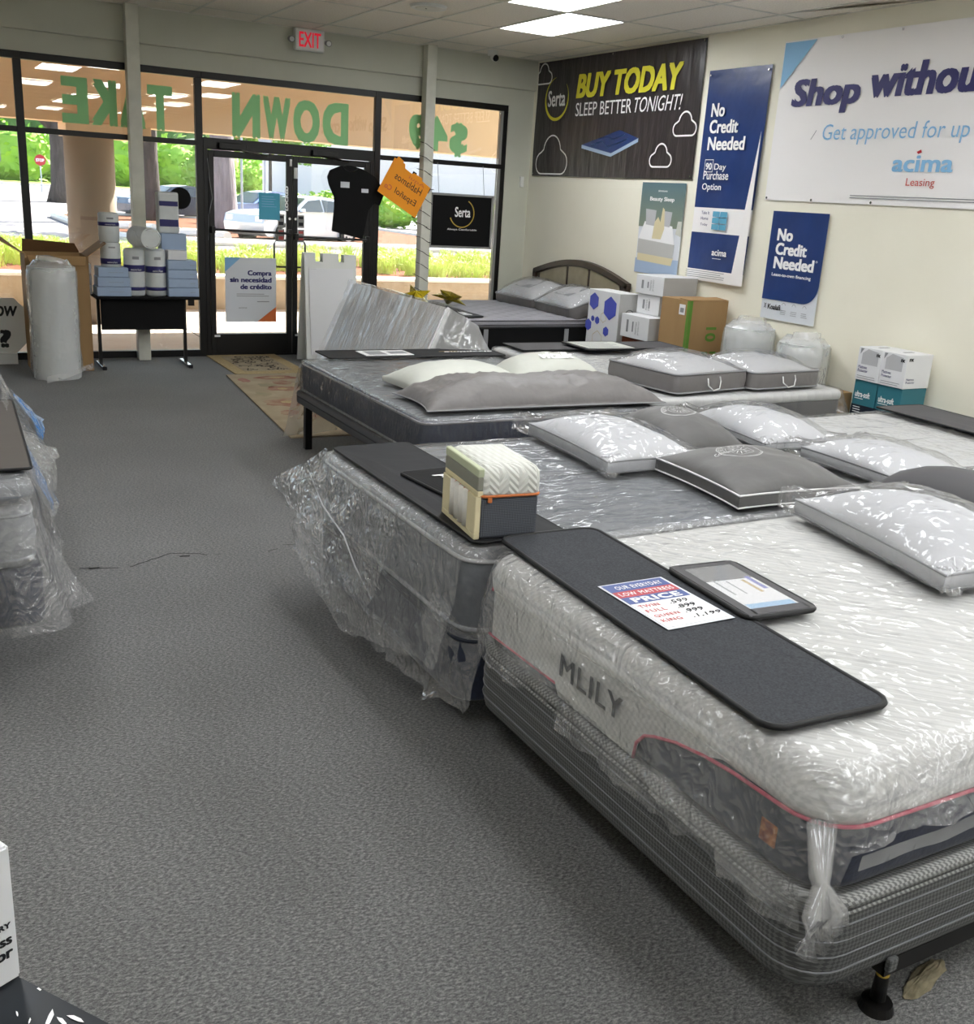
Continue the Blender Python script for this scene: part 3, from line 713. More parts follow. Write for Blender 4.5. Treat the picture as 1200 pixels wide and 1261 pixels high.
# painted words, mirrored from inside
def word(s,x0,x1,z0,z1,label,gap=.3):
    t=thing('painted_word',label,'lettering',((x0+x1)/2,DY+.03,z0),0,'green words painted on the transom glass')
    n=len(s); wch=(x1-x0)/(n+gap*(n-1)*.35); st=wch*(1+gap*.35)
    for i,ch in enumerate(s[::-1]):
        xr=x0+i*st+wch
        text(ch,.4,'green_paint',t,frame((xr,DY+.031,z0),(1,0,0),(0,0,1)),mirror=True,fit=wch,hfit=z1-z0,bold=.018,name='letter')
    return t
word('TAKE',1.36,2.38,2.25,2.66,'green painted word TAKE, reversed, on the window pane above the stacked foam')
word('DOWN',2.97,4.22,2.25,2.67,'green painted word DOWN, reversed, on the glass above the double doors')
word('$49',4.93,5.66,2.27,2.64,'green painted price $49, reversed, on the glass right of the doors')

# ================================================================== OUTSIDE
struct('sidewalk', box(-30,40,DY+.2,15.2,-.12,-.02), 'concrete')
sw=bpy.data.objects['sidewalk']
for x in (-4,-.5,2.95,6.4,9.9): part('pavement_joint',box(x,x+.012,DY+.2,15.2,-.02,-.017),'seam',sw)
gw=struct('ground_outside', box(-400,500,15.2,600,-.3,0), 'asphalt')
kw=struct('planter_wall', box(-30,60,15.2,15.45,-.1,.42,.01,seg=1), 'curb_wall')
part('wall_cap', box(-30,60,15.17,15.5,.42,.47,.01,seg=1), 'curb_cap', kw)
struct('planter_ground', box(-30,60,15.45,20.5,0,.42), 'mulch')
struct('lawn_strip', box(-30,60,20.5,23,0,.30), 'lawn')
struct('outside_beam', box(-30,40,13.9,14.3,2.36,4.4), 'tan_stucco')
struct('outside_canopy', box(-30,40,DY+.2,13.9,3.6,3.8), 'tan_stucco')
c1=struct('pillar_outside', cyl((2.02,13.95,-.02),(2.02,13.95,2.37),.29,n=48), 'col_stucco', True)
part('pillar_cap', box(1.72,2.7,13.6,14.3,2.2,2.36,.01), 'tan_stucco', c1)
# grass blades (nobody could count them)
def blades(name,label,n,xr,yr,z,hh,clumps,mat='blade'):
    b=bmesh.new(); cl=[(random.uniform(*xr),random.uniform(*yr)) for _ in range(clumps)]
    for _ in range(n):
        cx,cy_=random.choice(cl); a=random.uniform(0,2*PI); r=random.gauss(0,.10); x=cx+r*math.cos(a); y=cy_+r*math.sin(a)
        h=hh*random.uniform(.5,1.1); dx,dy=random.gauss(0,.12),random.gauss(0,.12); wv=.007
        p=[b.verts.new(q) for q in ((x-wv,y,z),(x+wv,y,z),(x+dx*.5+wv,y+dy*.5,z+h*.75),(x+dx*.5-wv,y+dy*.5,z+h*.75))]
        b.faces.new(p); q=b.verts.new((x+dx*1.2,y+dy*1.2,z+h*.85)); b.faces.new((p[3],p[2],q))
    solo(name,b,mat,label,'plants',kind='stuff')
blades('border_grass','strappy bright green border grass in the bed behind the tan planter wall',16000,(1,15),(15.9,20),.42,.34,230)
# trees
def trunk(b,base,h,r0,r1,lean=(0,0),seed=0,n=20,rings=14,flare=1.5):
    R=[]
    for k in range(rings+1):
        t=k/rings; z=h*t; rr=r1+(r0-r1)*(1-t)+r0*(flare-1)*math.exp(-t*h/0.5)
        R.append([(base[0]+lean[0]*z+rr*(1+.12*mn.noise(Vector((math.cos(2*PI*i/n)*1.5,math.sin(2*PI*i/n)*1.5,z*.6+seed))))*math.cos(2*PI*i/n),
                   base[1]+lean[1]*z+rr*(1+.12*mn.noise(Vector((math.cos(2*PI*i/n)*1.5,math.sin(2*PI*i/n)*1.5,z*.6+seed))))*math.sin(2*PI*i/n),base[2]+z) for i in range(n)])
    return loops(R,bm=b)
def leaves(blobs,n,size):
    b=bmesh.new()
    for _ in range(n):
        cx,cy_,cz,rx,ry,rz=random.choice(blobs)
        v=Vector((random.gauss(0,1),random.gauss(0,1),random.gauss(0,1))).normalized()*random.uniform(.55,1.05)
        c=Vector((cx+v.x*rx,cy_+v.y*ry,cz+v.z*rz)); a=Vector((random.gauss(0,1),random.gauss(0,1),random.gauss(0,.6))).normalized()*size*random.uniform(.6,1.3); d=a.cross(Vector((random.gauss(0,1),random.gauss(0,1),1))).normalized()*size*.6
        b.faces.new([b.verts.new(c+q) for q in (-a,d,a,-d)])
    return b
def tree(label,base,h,r0,blobs,n,size,barkm='bark',leafm='leaf',branches=(),name='tree',seed=0,lean=(0,0),group=None):
    t=thing(name,label,'tree',base,0,group)
    b=trunk(None,base,h,r0,r0*.72,lean,seed)
    part('trunk',b,barkm,t,smooth=True)
    for pts,ra,rb in branches:
        part('branch',tube([Vector(base)+Vector(p) for p in pts],lambda q,ra=ra,rb=rb:ra+(rb-ra)*q,8),barkm,t,smooth=True)
    if blobs: part('foliage',leaves([(base[0]+a,base[1]+b_,base[2]+c,d,e,f) for a,b_,c,d,e,f in blobs],n,size),leafm,t,kind='stuff')
    return t
tree('huge dark leaning oak with forked limb across the lot, left of the outside column',(8.0,66,0),14,.62,[(0,0,14,7,5,3.5),(-5,0,12,3,3,2),(4,0,13,3,3,2)],5000,.30,'bark','leaf',
     [([(-.3,0,4.2),(-1.6,0,5.2),(-3.0,0,6.6),(-4.2,0,8.6),(-4.6,0,11)],.38,.1),([(-3.0,0,6.6),(-4.6,0,7.3),(-6.5,0,8.6)],.12,.05),([(0,0,9),(-1.6,0,10),(-3,0,12)],.2,.07)],seed=3)
tree('dark tree trunk close behind the white inside post',(8.45,43,0),9,.36,[(0,0,9.5,4,4,2)],1500,.2,'bark','leaf',seed=9,lean=(-.012,0))
tree('pale ridged tree trunk filling the pane of the first glass door leaf',(9.35,35.5,0),9,.42,[(2,1,8.4,3,3,1.4)],1500,.16,'bark_pale','leaf',seed=14,lean=(-.022,0),)
tree('small leafy green tree beyond the parked silver car',(16.0,52,0),3.6,.10,[(0,0,4.6,2.4,2,1.5),(-1.6,0,4.0,1.5,1.5,1.1),(1.7,0,3.9,1.5,1.5,1.1),(0,0,6,1.6,1.5,1)],5200,.13,'bark','leaf',seed=21)
# hedges and far trees
def mass(name,label,blobs,n,size,mat,cat='tree',group=None):
    b=leaves(blobs,n,size)
    for cx,cy_,cz,rx,ry,rz in blobs:
        s=bmesh.new(); bmesh.ops.create_icosphere(s,subdivisions=3,radius=1)
        for v in s.verts: v.co*=.8+.18*mn.noise(v.co*3+Vector((cx,cz,0)))
        s.transform(Matrix.Translation((cx,cy_,cz))@Matrix.Diagonal((rx,ry,rz,1))); b=join(b,s)
    solo(name,b,mat,label,cat,group,kind='stuff')
mass('hedge','light green shrubs growing along the far kerb at the left',[(x,150+random.uniform(-3,3),3.2,6,3,4.0) for x in range(-30,62,7)],9000,.5,'leaf','hedge')
mass('far_trees','dark green woods on the skyline behind the shrubs',[(x,230,9,14,6,9) for x in range(-60,150,16)],9000,1.2,'leaf_dark','trees')
mass('bush','rounded yellow-green bush beside the pale shop across the lot',[(30,118,2.6,3.6,3,3.0),(34,120,2.2,3,3,2.4)],2400,.3,'leaf','bush')
mass('clipped_hedge','low clipped hedge across the lot, seen just over the stacked foam',[(x,70,.55,2.2,1,.65) for x in (15,18,21,24)],2500,.14,'leaf','hedge')
mass('lot_hedge','olive low hedge behind the parked silver car',[(x,49-.12*(x-18),.75,1.8,1,.9) for x in range(18,44,3)],5200,.14,'leaf','hedge')
struct('mulch_island', plate(5,18,30,47,0,.12,2.5), 'mulch')
part('curb_stone',tube([(x,y,.1) for x,y in rrect(5,18,30,47,2.5,6)],.13,6,True),'curb_cap',bpy.data.objects['mulch_island'])
struct('far_kerb', box(-120,60,128,130,0,.15), 'curb_cap')
struct('far_verge', box(-120,90,130,200,0,.2), 'lawn')
# far shop
t=thing('shop_building','pale pink shop with arched gable and red canopies far across the lot','building',(54,190,0))
part('wall',box(47,62,190,205,0,8.4),'bldg_pink',t)
b=box(49.0,54.4,189.4,190,0,9.0); b=join(b,None) if False else b
part('gable',poly([(49.0,189.4,8.6),(54.4,189.4,8.6)]+[(51.7+2.7*math.cos(PI*k/16)*1.0,189.4,9.4+2.2*math.sin(PI*k/16)) for k in range(17)],depth=.5,nrm=(0,1,0),bm=b),'bldg_pink',t)
part('gable_trim',tube([(51.7+2.8*math.cos(PI*k/16),189.2,9.4+2.3*math.sin(PI*k/16)) for k in range(17)],.25,6),'bldg_white',t)
part('cornice',box(46.8,62.2,189.5,205.2,8.2,8.7),'bldg_white',t)
part('sign_panel',box(51.1,52.3,189.1,189.4,4.8,9.6),'red_ink',t)
for x in (48.6,50.2,51.8,53.4,56.4): part('canopy',box(x-.75,x+.75,187.6,189.4,2.2,3.9,.2),'stop_red',t)
part('porch',box(56,60,187,190,0,5.6),'bldg_white',t)
t=thing('store_building','long overexposed white store front with red signs across the lot','building',(60,80,0))
part('wall',box(30,170,86,100,0,8.0),'bldg_white',t)
text('K',2.4,'red_ink',t,frame((43.2,85.97,5.5),(1,0,0),(0,0,1)),bold=.1,fit=1.7,name='sign_letter')
part('sign_strip',box(36.8,38.8,85.9,86,5.6,7.9,bm=box(36.8,38.6,85.9,86,1.6,3)),'red_ink',t,kind='stuff')
# stop sign and poles
t=thing('stop_sign','red octagonal stop sign on a thin post across the road','sign',(9.6,92,0))
part('post',cyl((9.6,92,0),(9.6,92,2.3),.05,n=8),'pole',t)
part('plate',cyl((9.6,91.93,2.45),(9.6,91.9,2.45),.44,n=8),'stop_red',t)
text('STOP',.3,'white_ink',t,frame((9.28,91.88,2.34),(1,0,0),(0,0,1)),fit=.62,hfit=.24,bold=.01)
for x,y,l in ((11.2,40.0,'pale grey sign pole between the trunk and the small tree'),(11.65,38.5,'pale grey pole carrying an edge-on oval sign, behind the blue flyer')):
    t=thing('sign_pole',l,'pole',(x,y,0)); part('post',cyl((x,y,0),(x,y,4.2),.045,n=8),'pole',t)
    if x>11.5: part('plate',cyl((x-.02,y-.06,3.45),(x+.03,y-.04,3.45),.42,n=20),'pole',t)
t=thing('utility_box','tall grey roadside cabinet panel behind the first window mullion','cabinet',(4.6,95,0))
part('panel',box(4.3,7.0,95,95.3,2.0,5.6,.3),'grey_plastic',t); part('leg',box(4.9,5.4,95.05,95.25,0,2.0),'pole',t)
t=thing('fallen_logs','pale rough kerb stones edging the mulch by the big oak','stone',(5,40,0))
for k in range(7): part('stone',cyl((4.9+.5*k,38-2.0*k*.5,.12),(5.3+.5*k,37.2-2.0*k*.5,.2),.2,.16,8),'curb_cap',t)

# cars
def car(name,label,loc,rz,paint):
    t=thing(name,label,'car',loc,rz)
    # side profile, length along x, extruded with tapered greenhouse
    low=[(-2.25,.35),(-2.3,.62),(-2.22,.86),(-1.9,.95),(-.95,1.0),(1.35,1.02),(2.1,.98),(2.3,.8),(2.32,.42),(2.2,.25),(-2.1,.25)]
    def ring(y,s): return [(x*s,y,z) for x,z in low]
    part('body',loops([ring(-.80,.97),ring(-.88,1),ring(.88,1),ring(.80,.97)]),paint,t,smooth=False,local=True)
    roof=[(-.98,.98),(-.25,1.40),(.45,1.48),(1.05,1.42),(1.85,1.0)]
    part('cabin',loops([[(x,-.78,z) if z<1.1 else (x,-.60,z) for x,z in roof],[(x,.78,z) if z<1.1 else (x,.60,z) for x,z in roof]]),paint,t,local=True)
    for s in (-1,1):
        q=lambda x,z:(x,s*(.795-.19*max(0,(z-1.0))/.42),z)
        part('side_window',poly([q(-.80,1.02),q(-.22,1.34),q(.32,1.39),q(.32,1.02)],depth=.01,nrm=(0,s,0)),'car_glass',t,local=True)
        part('side_window',poly([q(.40,1.02),q(.40,1.39),q(1.0,1.34),q(1.45,1.02)],depth=.01,nrm=(0,s,0)),'car_glass',t,local=True)
        part('door_mirror',box(-.75,-.6,s*.86-.08,s*.86+.08,.98,1.1,.03),paint,t,local=True)
        for x in (-1.42,1.38):
            wh=part('wheel',cyl((x,s*.70,.33),(x,s*.9,.33),.33,n=28),'rubber',t,local=True)
            b=cyl((x,s*.895,.33),(x,s*.905,.33),.215,n=24)
            part('hub',b,'hub',wh,local=True)
            for k in range(5):
                a=2*PI*k/5; part('spoke_gap',cyl((x+.13*math.cos(a),s*.904,.33+.13*math.sin(a)),(x+.13*math.cos(a),s*.912,.33+.13*math.sin(a)),.045,n=8),'rubber',wh,local=True)
    part('windscreen',poly([(-.97,-.70,1.005),(-.27,-.56,1.40),(-.27,.56,1.40),(-.97,.70,1.005)],depth=.012),'car_glass',t,local=True)
    part('headlamp',box(-2.3,-2.05,-.8,-.5,.66,.82,.03,bm=box(-2.3,-2.05,.5,.8,.66,.82,.03)),'paper',t,local=True,kind='stuff')
    return t
car('car','silver hatchback parked side-on behind the glass doors',(10.95,32.6,0),.45,'car_silver')
car('car','blue car mostly hidden behind the silver one and the pale trunk',(12.6,42.5,0),.45,'car_blue')
car('car','dark car partly hidden behind the round black disc in the window',(10.2,47.5,0),.3,'car_dark')

# ================================================================== BEDS
# --- bed 1: nearest, box spring + white/navy mattress in loose plastic
bx0,bx1,by0,by1=1.53,3.56,1.20,2.72
t=thing('box_spring','grey patterned box spring with stitched bands under the nearest mattress','box spring',(2.5,1.95,.17))
part('body',slab(bx0,bx1,by0,by1,.17,.415,.12,.025,.03,bulge=.006),'boxspring',t,smooth=True)
for z in (.225,.265,.305,.345): part('stitch_line',ring_tube(bx0-.004,bx1+.004,by0-.004,by1+.004,z,.12,.0022,5),'stitch',t)
part('edge_tape',ring_tube(bx0+.005,bx1-.005,by0+.005,by1-.005,.402,.12,.017,8),'boxtape',t,smooth=True)
part('edge_tape',ring_tube(bx0+.002,bx1-.002,by0+.002,by1-.002,.372,.12,.006,6),'boxtape',t,smooth=True)
part('corner_flap',box(1.80,1.83,1.185,1.2,.165,.2,.004),'boxspring',t)
t=thing('bed_frame','black steel bed frame on round glides under the nearest box spring','bed frame',(2.5,1.95,0))
part('rail',box(1.83,3.5,1.215,1.25,.12,.168,bm=box(1.83,3.5,1.215,1.222,.12,.166)),'black_metal',t)
part('rail',box(1.83,3.5,2.66,2.70,.12,.17),'black_metal',t)
for x in (1.9,3.3): part('cross_rail',box(x,x+.04,1.22,2.7,.13,.168),'black_metal',t)
for x,y in ((1.862,1.24),(1.92,2.62),(3.3,1.26),(3.3,2.62),(2.6,1.95)):
    l=part('leg',cyl((x,y,.03),(x,y,.15),.019,.013,16),'black_metal',t,smooth=True)
    part('glide',cyl((x,y,0),(x,y,.022),.042,.036,24),'black_metal',l); part('collar',cyl((x,y,.098),(x,y,.106),.016,n=14),'gold_ink',l)
b=bmesh.new(); bmesh.ops.create_icosphere(b,subdivisions=3,radius=.07)
for v in b.verts: v.co=Vector((v.co.x*1.5*(1+.4*mn.noise(v.co*20)),v.co.y*.35*(1+.4*mn.noise(v.co*25)),abs(v.co.z)*.12*(1+mn.noise(v.co*40))))
b.transform(Matrix.Translation((2.06,1.255,.002))@Matrix.Rotation(.25,4,'Z')); part('torn_patch',b,'debris',fl)
t=thing('mattress','white knit memory mattress with navy base and rose piping, loosely bagged, nearest the camera','mattress',(2.5,1.95,.415))
part('base_border',slab(bx0+.012,bx1-.012,by0+.012,by1-.012,.416,.60,.12,.01,.03,bulge=.004),'navy_fabric',t,smooth=True)
part('cover',slab(bx0+.002,bx1-.002,by0+.002,by1-.002,.588,.705,.13,.07,.012,bulge=.006),'white_knit',t,smooth=True)
PR=rrect(bx0+.002,bx1-.004,by0+.002,by1-.004,.13,6); k0=max(range(len(PR)),key=lambda k:-(PR[k][0]*5+PR[k][1])) ; PR=PR[14:]+PR[:14]
PP=[(bx0-.003,y,z) for y,z in ((1.835,.43),(1.83,.475),(1.80,.512),(1.76,.53),(1.68,.556),(1.58,.575),(1.48,.586))]+[(x,y,.588) for x,y in PR if not (x<bx0+.01 and y>1.4)]
part('piping',tube(PP,.0048,6),'pink',t,smooth=True)
# white shield panel that dips over the navy border where the name is
def face_x(pts,x,depth,mat,name,par=None): return part(name,poly([(x,y,z) for y,z in pts],depth=depth,nrm=(-1,0,0)),mat,par or t)
sh=[(2.60,.605),(2.60,.455),(2.22,.462),(2.20,.43),(1.84,.43),(1.83,.475),(1.80,.512),(1.76,.53),(1.68,.556),(1.58,.575),(1.50,.605)]
face_x(sh,bx0+.006,.0095,'white_knit','logo_panel')
part('piping',tube([(bx0-.002,y,z) for y,z in ((2.62,.452),(2.4,.457),(2.22,.462))],.0045,6),'pink',t,smooth=True)
text('MLILY',.1,'black_ink',t,frame((bx0-.012,2.19,.505),(0,-1,0),(0,0,1)),fit=.30,hfit=.066,bold=.0012,spacing=1.1)
part('care_tag',box(bx0+.002,bx0+.008,1.335,1.385,.475,.53,.003,seg=1),'leather_tag',t)
def h1(x,y):
    if x<bx0+.06: return .25+.07*(y<1.45)+.03*math.sin(y*5)
    if y<by0+.06: return .14+.05*max(0,(1.75-x)/.25)
    return .2
def f1(x,y):
    if x<bx0+.06: return .035+.02*math.sin(y*9)
    return .02
drape('plastic_bag',t,bx0-.004,bx1+.004,by0-.004,by1+.004,.712,h1,f1,'film_crinkle',rc=.13,amp=.006,seed=1,fold=.03,rt=.07,rows=14,crump=.02,step=.025,cut=lambda x,y:y>by1-.05,top=False)
drape('plastic_sheet',t,bx0,bx1,by0,by1,.711,lambda x,y:.03,lambda x,y:0,'film',rc=.13,amp=.010,seed=5,fold=0,rows=1,crump=0,rt=.07,step=.03)
part('gathered_hem',rag(5,90,lambda u,v:(bx0-.03-.012*math.sin(u*17),2.66-1.42*u,.475-.03*u-.10*v-.012*math.sin(u*23)),17,.022,11),'film_crinkle',t,smooth=True)
part('gathered_hem',rag(4,50,lambda u,v:(1.62+1.2*u,by0-.022-.008*math.sin(u*9),.535-.035*v+.01*math.sin(u*7)),19,.012,6),'film_side',t,smooth=True)
b=None
for k in range(5):      # gathered tail of the bag at the near corner
    a=.9+k*.16
    b=tube([(1.58-.01*k,1.235+.005*k,.60),(1.545-.006*k,1.205,.50),(1.50+.018*k,1.18-.002*k,.42),(1.485+.02*k,1.165,.35+.012*k)],lambda q,k=k:.012+.014*q*(1+.3*math.sin(k*3)),7,bm=b)
for v in b.verts: v.co+=Vector((1,1,1))*.012*mn.noise(v.co*38)
part('bag_tail',b,'film_side',t,smooth=True)

# helper: flat mat with bound edge, laid on top; corners given in the plan, rounding over -x edge optional
def mat_on(name,label,cx,cy_,w,d,rz,z,mat,bind='binding',rc=.06,th=.008,bend=0,cat='mat',group=None,br=.006,pitch=(0,0)):
    t=thing(name,label,cat,(cx,cy_,z),rz,group)
    if pitch!=(0,0): t.matrix_world=t.matrix_world@Matrix.Rotation(pitch[0],4,'X')@Matrix.Rotation(pitch[1],4,'Y')
    P=rrect(-w/2,w/2,-d/2,d/2,rc,6)
    def zz(x,y): return .004*mn.noise(Vector((x*4,y*4,cx))) - (bend*max(0,(-x-w*.28))**2*9 if bend else 0)
    b=bmesh.new(); nx=14; ny=max(6,int(d/.08)); 
    R=[]
    for k in range(6,-1,-1):
        s=1-k/6.5; R.append([(x*s,y*s,th+zz(x*s,y*s)) for x,y in P])
    R.append([(x,y,zz(x,y)) for x,y in P])
    part('panel',loops(R,cap0=True,cap1=True),mat,t,local=True)
    part('bound_edge',tube([(x,y,th*.6+zz(x,y)) for x,y in P],br,6,True),bind,t,smooth=True,local=True)
    return t
mat_on('foot_protector','heather grey foot protector with black binding, draped along the nearest white mattress',1.765,2.07,.365,1.345,-.05,.722,'mat_grey',rc=.05,br=.008)
# price sheet in clear sleeve
F=frame((1.672,1.93,.7335),(1,.0,0),(0.09,1,0))
t=thing('price_sheet','printed price sheet with handwritten figures lying on the heather grey protector','price sign',(1.78,2.08,.7325))
def P4(x0,x1,y0,y1): return [(x0,y0),(x1,y0),(x1,y1),(x0,y1)]
part('sleeve',flat(P4(-.006,.226,-.012,.318),F,.0008),'poster_white',t)
part('paper',flat(P4(0,.215,0,.31),F,.001,lift=.001),'paper',t)
part('blue_band',flat(P4(0,.215,.255,.31),F,.0004,lift=.0022),'print_blue',t); part('blue_band',flat(P4(0,.215,.165,.212),F,.0004,lift=.0022),'print_blue',t); part('red_band',flat(P4(0,.215,.212,.255),F,.0004,lift=.0022),'print_red',t)
def ft(s,x,y,w,h,m,par,F=F,**k): text(s,h,m,par,F@Matrix.Translation((x,y,.003)),fit=w,hfit=h,**k)
ft('OUR EVERYDAY',.03,.268,.165,.024,'white_ink',t,spacing=1.15); ft('LOW MATTRESS',.012,.222,.19,.022,'white_ink',t,spacing=1.15); ft('PRICE',.022,.172,.17,.032,'white_ink',t,bold=.0008,spacing=1.1)
for k,(a,c) in enumerate((('TWIN','.599'),('FULL','.899'),('QUEEN','.999'),('KING','.1,199'))):
    ft(a,.012,.132-.034*k,.017*len(a),.018,'red_ink',t,spacing=1.15); ft(c,.115,.130-.034*k,.017*len(c),.022,'black_ink',t,shear=.2)
# document pouch
t=thing('document_pouch','black bound document pouch with clear window, half off the grey protector','pouch',(2.06,2.08,.722),-.08)
W_,D_=.245,.40
P=rrect(-W_/2,W_/2,-D_/2,D_/2,.03,6)
part('backing',loops([[(x,y,.010) for x,y in P],[(x,y,.018) for x,y in P]]),'mat_plain',t,local=True)
part('bound_edge',tube([(x,y,.015) for x,y in P],.008,6,True),'binding',t,smooth=True,local=True)
b=None
for a in ((-W_/2+.005,-W_/2+.04,-D_/2,D_/2),(W_/2-.03,W_/2-.005,-D_/2,D_/2),(-W_/2+.03,W_/2-.02,-D_/2+.005,-D_/2+.045),(-W_/2+.03,W_/2-.02,D_/2-.03,D_/2-.005)): b=box(*a,.018,.023,.002,bm=b,seg=1)
part('frame',b,'mat_plain',t,local=True)
pg=part('page',box(-.085,.095,-.155,.06,.0185,.0195),'paper',t,local=True)
FP=frame((-.085,-.15,.0197),(1,0,0),(0,1,0))
for (x0,x1,y0,y1),m in (((.01,.17,0,.03),'sky_ink'),((.125,.137,.10,.20),'gold_ink'),((.152,.168,.12,.22),'blue_hex'),((.03,.037,.10,.22),'grey_ink'),((.07,.076,.10,.2),'grey_ink')):
    part('print',flat(P4(x0,x1,y0,y1),FP,.0003),m,pg,local=True)
part('window',box(-.09,.1,-.16,.17,.0215,.0222),'vinyl',t,local=True)
pillow('pillow','plump white pillow in clear plastic bag on the nearest mattress',(2.98,2.18,.722),PI/2-.20,.80,.50,.165,'white_fabric',gus=.05,tilt=(0,.0),piping='piping_grey',film_on='film',seed=2,p=2.2,filmear=.03)
# dark arched bolster behind it
t=thing('bolster','long charcoal arched roll lying behind the pillow at the head of the nearest mattress','bolster',(3.72,2.1,.70))
R=[]
for k in range(19):
    s=k/18; y=2.90-1.72*s; e=math.sin(PI/2*min(1,s/.22))**.7 if s<.22 else 1
    R.append([(3.64+.17*math.cos(PI*a/12)*(.6+.4*e),y,.705+(.012+.15*e)*math.sin(PI*a/12)) for a in range(13)])
part('cover',loops(R),'mat_plain',t,smooth=True)

# --- bed 2
cx0,cx1,cy0,cy1=1.50,3.52,2.745,4.18
t=thing('box_spring','navy box spring hidden under hanging plastic, second in the aisle row','box spring',(2.5,3.45,.13))
part('body',slab(cx0,cx1,cy0,cy1,.13,.37,.09,.02,.02),'navy_fabric',t,smooth=True)
part('edge_tape',ring_tube(cx0,cx1,cy0,cy1,.36,.09,.008,6),'navy_box',t,smooth=True)
t=thing('bed_frame','black bed frame under the second box spring in the aisle row','bed frame',(2.5,3.45,0))
part('rail',box(1.62,3.4,2.9,2.94,.09,.129),'black_metal',t); part('rail',box(1.62,3.4,4.0,4.04,.09,.129),'black_metal',t)
for x,y in ((1.75,2.92),(1.75,4.02),(3.3,2.92),(3.3,4.02)): part('leg',cyl((x,y,0),(x,y,.1),.025,.02,12),'black_metal',t)
t=thing('mattress','grey mattress under big sheets of crinkled plastic, second in the aisle row','mattress',(2.5,3.45,.37))
part('body',slab(cx0+.01,cx1,cy0,cy1,.371,.675,.10,.04,.03,bulge=.008),'grey_top',t,smooth=True)
part('border_tape',ring_tube(cx0+.004,cx1,cy0,cy1,.40,.10,.008,6),'grey_knit',t,smooth=True); part('border_tape',ring_tube(cx0+.008,cx1,cy0,cy1,.645,.10,.008,6),'white_fabric',t,smooth=True)
def h2(x,y):
    if x<cx0+.08: return .47+.05*math.sin(y*4)-(.08 if y>cy1-.15 else 0)
    if y>cy1-.05: return .30
    return .26
def f2(x,y):
    if x<cx0+.08: return .085+.05*max(0,math.sin((y-2.9)*2.2))
    if y>cy1-.1: return .05+ (.10 if x<cx0+.3 else 0)
    return .0
drape('plastic_sheet',t,cx0,cx1,cy0+.0,cy1,.684,h2,f2,'film_crinkle',rc=.07,amp=.004,seed=11,fold=.05,rows=13,crump=.03,top=False,rt=.035,cut=lambda x,y:y<cy0+.05)
drape('plastic_bag',t,cx0,cx1,cy0+.0,cy1,.683,lambda x,y:.03,lambda x,y:0,'film_streak',rc=.07,amp=.014,seed=12,fold=0,rows=1,crump=0,rt=.035)
# flared wing of plastic at the far corner and a bright folded seam
part('gathered_hem',rag(5,80,lambda u,v:(1.385+.02*math.sin(u*9),4.25-1.45*u,.33-.06*u-.12*v),77,.028,10),'film_crinkle',t,smooth=True)
part('loose_wing',rag(16,34,lambda u,v:lerp(lerp((1.52,4.20,.68),(1.50,3.3,.67),u),lerp((1.40,4.60,.42),(1.385,3.35,.26),u),v),3,.035,8),'film_crinkle',t,smooth=True)
part('folded_seam',tube([(1.488,4.26,.56),(1.44,3.95,.50),(1.425,3.66,.46),(1.42,3.52,.38),(1.425,3.36,.30)],.0035,6),'white_fabric',t)
part('loose_wing',rag(10,14,lambda u,v:lerp(lerp((1.50,3.02,.66),(1.62,2.72,.67),u),lerp((1.42,2.90,.10),(1.50,2.70,.12),u),v),8,.04,9),'film_crinkle',t,smooth=True)
mat_on('foot_protector','plain black foot protector lying under the foam sample block',1.735,3.47,.36,1.36,-.0,.695,'mat_dark',rc=.03,br=.005)
t=mat_on('name_card','small folded black cloth flap with white script, beside the foam sample',1.795,3.40,.235,.50,.10,.706,'black',rc=.02,br=.006,cat='sign')
Fc=frame((1.755,3.55,.7165),(.62,-.78,0),(.78,.62,0))
text('Ashley',.075,'white_ink',t,Fc,shear=.3,fit=.23,bold=.002); text('sleep',.03,'white_ink',t,Fc@Matrix.Translation((.09,-.045,0)),fit=.09)
# foam cross-section sample
t=thing('foam_sample','cut-away mattress sample block showing foam layers, coils and quilted white top','mattress sample',(1.70,2.96,.703),-.12)
A=(-.105,.105,-.16,.16)
part('side_wall',box(*A,.0,.145,.012),'heather',t,local=True)
part('quilted_top',slab(-.112,.112,-.165,.165,.150,.255,.03,.045,.01),'chevron',t,smooth=True,local=True)
part('welt',ring_tube(-.108,.108,-.163,.163,.150,.02,.005,6),'orange_zip',t,local=True)
part('zip_pull',box(-.085,-.07,-.172,-.166,.13,.148,.002),'orange_zip',t,local=True)
# cut face on the -x side
def cf(y0,y1,z0,z1,m,n,x=-.114,d=.012): part(n,box(x-d,x+.01,y0,y1,z0,z1,.003,seg=1),m,t,local=True)
cf(-.16,.16,.215,.245,'foam_green','foam_layer',-.108); cf(-.16,.16,.168,.215,'foam_grey','foam_layer',-.108); cf(-.16,.16,.150,.168,'foam_cream','foam_layer',-.108)
cf(-.16,-.085,.02,.150,'foam_cream','foam_rail'); cf(.085,.16,.02,.150,'foam_cream','foam_rail'); cf(-.16,.16,.0,.022,'foam_cream','foam_base')
for k in range(4): part('pocket_coil',cyl((-.112,-.064+.043*k,.022),(-.112,-.064+.043*k,.150),.020,n=14),'coil',t,smooth=True,local=True)
for k in (0,1): cf(-.085,.085,.024+.12*k,.03+.12*k,'orange_zip','glue_line',-.118,.005)
